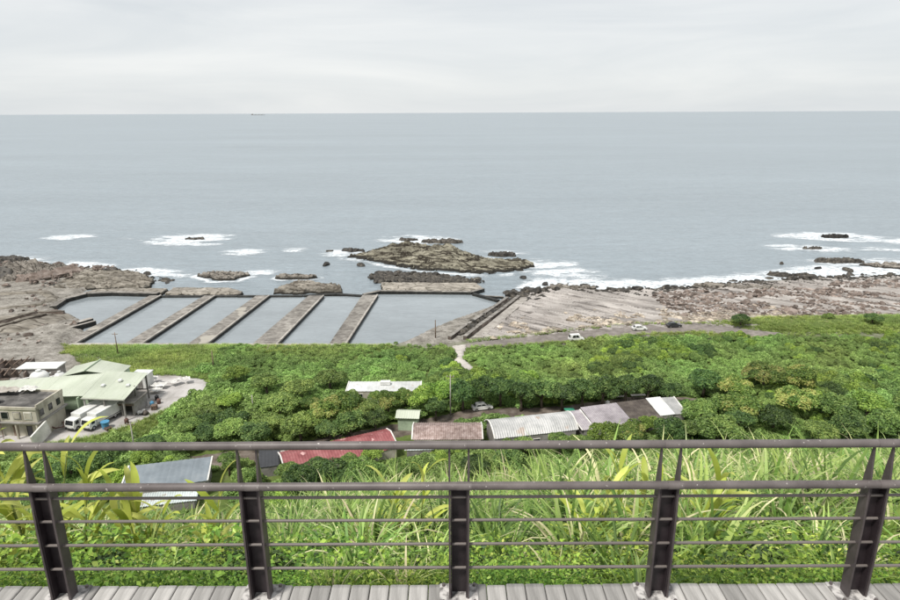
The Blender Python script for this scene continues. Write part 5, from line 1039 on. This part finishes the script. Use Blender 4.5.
def boulders(key, x, y, z, s, nbig, name, lb, group, stuff_lb, seed):
    o_ = np.argsort(-s / np.hypot(x, y)); bigs, rest = o_[:nbig], o_[nbig:]; g = random.Random(seed)
    for i in bigs:
        o = link(name, BM[key][g.randrange(5)], None, (x[i], y[i], z[i] + s[i] * .2), g.uniform(0, 6.28)); o.scale = (s[i] * g.uniform(.8, 1.3), s[i], s[i] * g.uniform(.75, 1.15)); tag(o, lb, 'boulder', group)
    if len(rest): scatter(name + '_field', stuff_lb, 'boulders', np.stack([x, y, z + s * .15], 1)[rest], s[rest], BM[key], seed)
rng = np.random.default_rng(77)
n = 7000; x = rng.uniform(8, 112, n); ed = np.interp(x, [4, 20, 31, 44, 57, 76, 90, 112], [165, 169.5, 173.2, 177, 180.5, 181.5, 185, 188]); y = ed + np.abs(rng.normal(0, 1, n)) * np.interp(x, [8, 30, 60, 112], [7, 11, 8, 7]) + .3
ok = (x > np.interp(y, [168, 192, 216], [11, 19.5, 30])) & (y < 224) & (fbm(x / 5, y / 5, 31) > .42 + .012 * (y - ed)); x, y = x[ok], y[ok]; s = rng.gamma(2.6, .10, len(x)) + .14
boulders('bolda', x, y, surf(x, y), s, 110, 'tan_boulder', 'tan boulder strewn on the rock beach beside the coast road', 'tan boulders by the coast road', 'smaller tan stones strewn along the coast road side of the beach', 31)
n = 8000; x = rng.uniform(72, 210, n); sr = np.interp(x, *SHORE_R); y = rng.uniform(188, 240, n); ok = (y < sr - 5 - 8 * fbm(x / 12, y / 12, 4)) & (fbm(x / 14, y / 7, 36) > .44) & (sdist(BANK, x, y) < -.5); x, y = x[ok], y[ok]; s = rng.gamma(2.6, .13, len(x)) + .16
boulders('boldb', x, y, surf(x, y), s, 110, 'brown_boulder', 'brown boulder on the right-hand part of the rock beach', 'brown boulders on the right beach', 'smaller brown stones covering the right-hand beach', 32)
n = 1500; x = rng.uniform(26, 230, n); sr = np.interp(x, *SHORE_R); y = sr + rng.normal(-1.5, 2.6, n); ok = fbm(x / 6, y / 6, 39) > .43; x, y = x[ok], y[ok]; s = rng.gamma(2.4, .2, len(x)) + .2
boulders('darkreef', x, y, np.maximum(base(x, y), -.25), s, 80, 'dark_boulder', 'wet black boulder along the surf line of the rock beach', 'wet black boulders along the surf', 'smaller wet black stones along the surf line', 33)
n = 300; x = rng.uniform(-33, 14, n); y = rng.uniform(239, 258, n); ok = sdist(REEF[4][0], x, y) > -1; x, y = x[ok], y[ok]; s = rng.gamma(2.2, .22, len(x)) + .2
boulders('darkreef', x, y, np.full(len(x), .5), s, 60, 'reef_boulder', 'black boulder on the reef flat between the pale apron and the outcrop', 'black boulders on the reef flat', 'smaller black stones on the reef flat', 34)
n = 130; u = rng.random(n); x = 3 + u * 20 + rng.normal(0, .7, n); y = 172 + u * 45; s = rng.gamma(3, .15, n) + .25
boulders('darkreef', x, y, surf(x, y) - .2, s, 20, 'channel_boulder', 'dark boulder lying in the channel between the twin walls', 'boulders in the channel', 'small dark stones in the channel between the twin walls', 35)
n = 50; x = rng.uniform(21, 34, n); y = 222 + rng.normal(0, 3.5, n); s = rng.gamma(3, .25, n) + .4
boulders('darkreef', x, y, np.maximum(base(x, y), -.2), s, 50, 'corner_boulder', 'dark boulder heaped at the sea end of the twin channel walls', 'boulders at the channel mouth', '', 36)
for i, (x, y, s, lb) in enumerate([(-58, 301, 1.3, 'upper of the two lone black rocks in the water left of the outcrop'), (-54.7, 273, 1.6, 'lower of the two lone black rocks in the water left of the outcrop'), (-39, 271, 1.5, 'small dark rock close off the left flank of the outcrop'), (146.5, 271, 1.3, 'lone black rock off the right-hand beach'), (30, 249, 1.5, 'black rock in the foam off the right tip of the outcrop'), (158, 262, 1.5, 'low black rock in the shallows left of the long skerry'), (168, 258, 1.8, 'broad low black rock in the shallows below the long skerry')]):
    o = link('sea_rock', BM['darkreef'][i % 5], None, (x, y, .3), i * 1.3); o.scale = (s * 1.3, s, s); tag(o, lb, 'rock')

n = 700; x = rng.uniform(-215, -148, n); y = rng.uniform(232, 274, n); ok = (fbm(x / 6, y / 6, 91) > .5); x, y = x[ok], y[ok]; s = rng.gamma(2.2, .24, len(x)) + .2
boulders('boldb', x, y, np.maximum(base(x, y) + .6, 0), s, 60, 'shore_boulder', 'brown broken boulder on the rocky point at far left', 'boulders on the left point', 'smaller broken stones on the rocky point at far left', 37)
n = 260; x = rng.uniform(-215, -112, n); y = np.interp(x, *SHORE_L) + rng.normal(1, 2.2, n); s = rng.gamma(2.2, .24, n) + .25
boulders('darkreef', x, y, np.maximum(base(x, y), -.2), s, 50, 'dark_shore_boulder', 'wet black boulder along the seaward edge of the left platform', 'black boulders along the left platform', 'smaller black stones along the left platform', 38)
n = 500; x = rng.uniform(-165, -112, n); y = rng.uniform(166, 228, n); ok = (fbm(x / 7, y / 7, 97) > .56) & (sdist(POOL, x, y) < -1.5); x, y = x[ok], y[ok]; s = rng.gamma(2.2, .14, len(x)) + .15
boulders('boldb', x, y, base(x, y) + .1, s, 20, 'terrace_stone', 'brown stone lying on the rock terrace left of the pools', 'stones on the terrace', 'small stones scattered over the terrace left of the pools', 39)
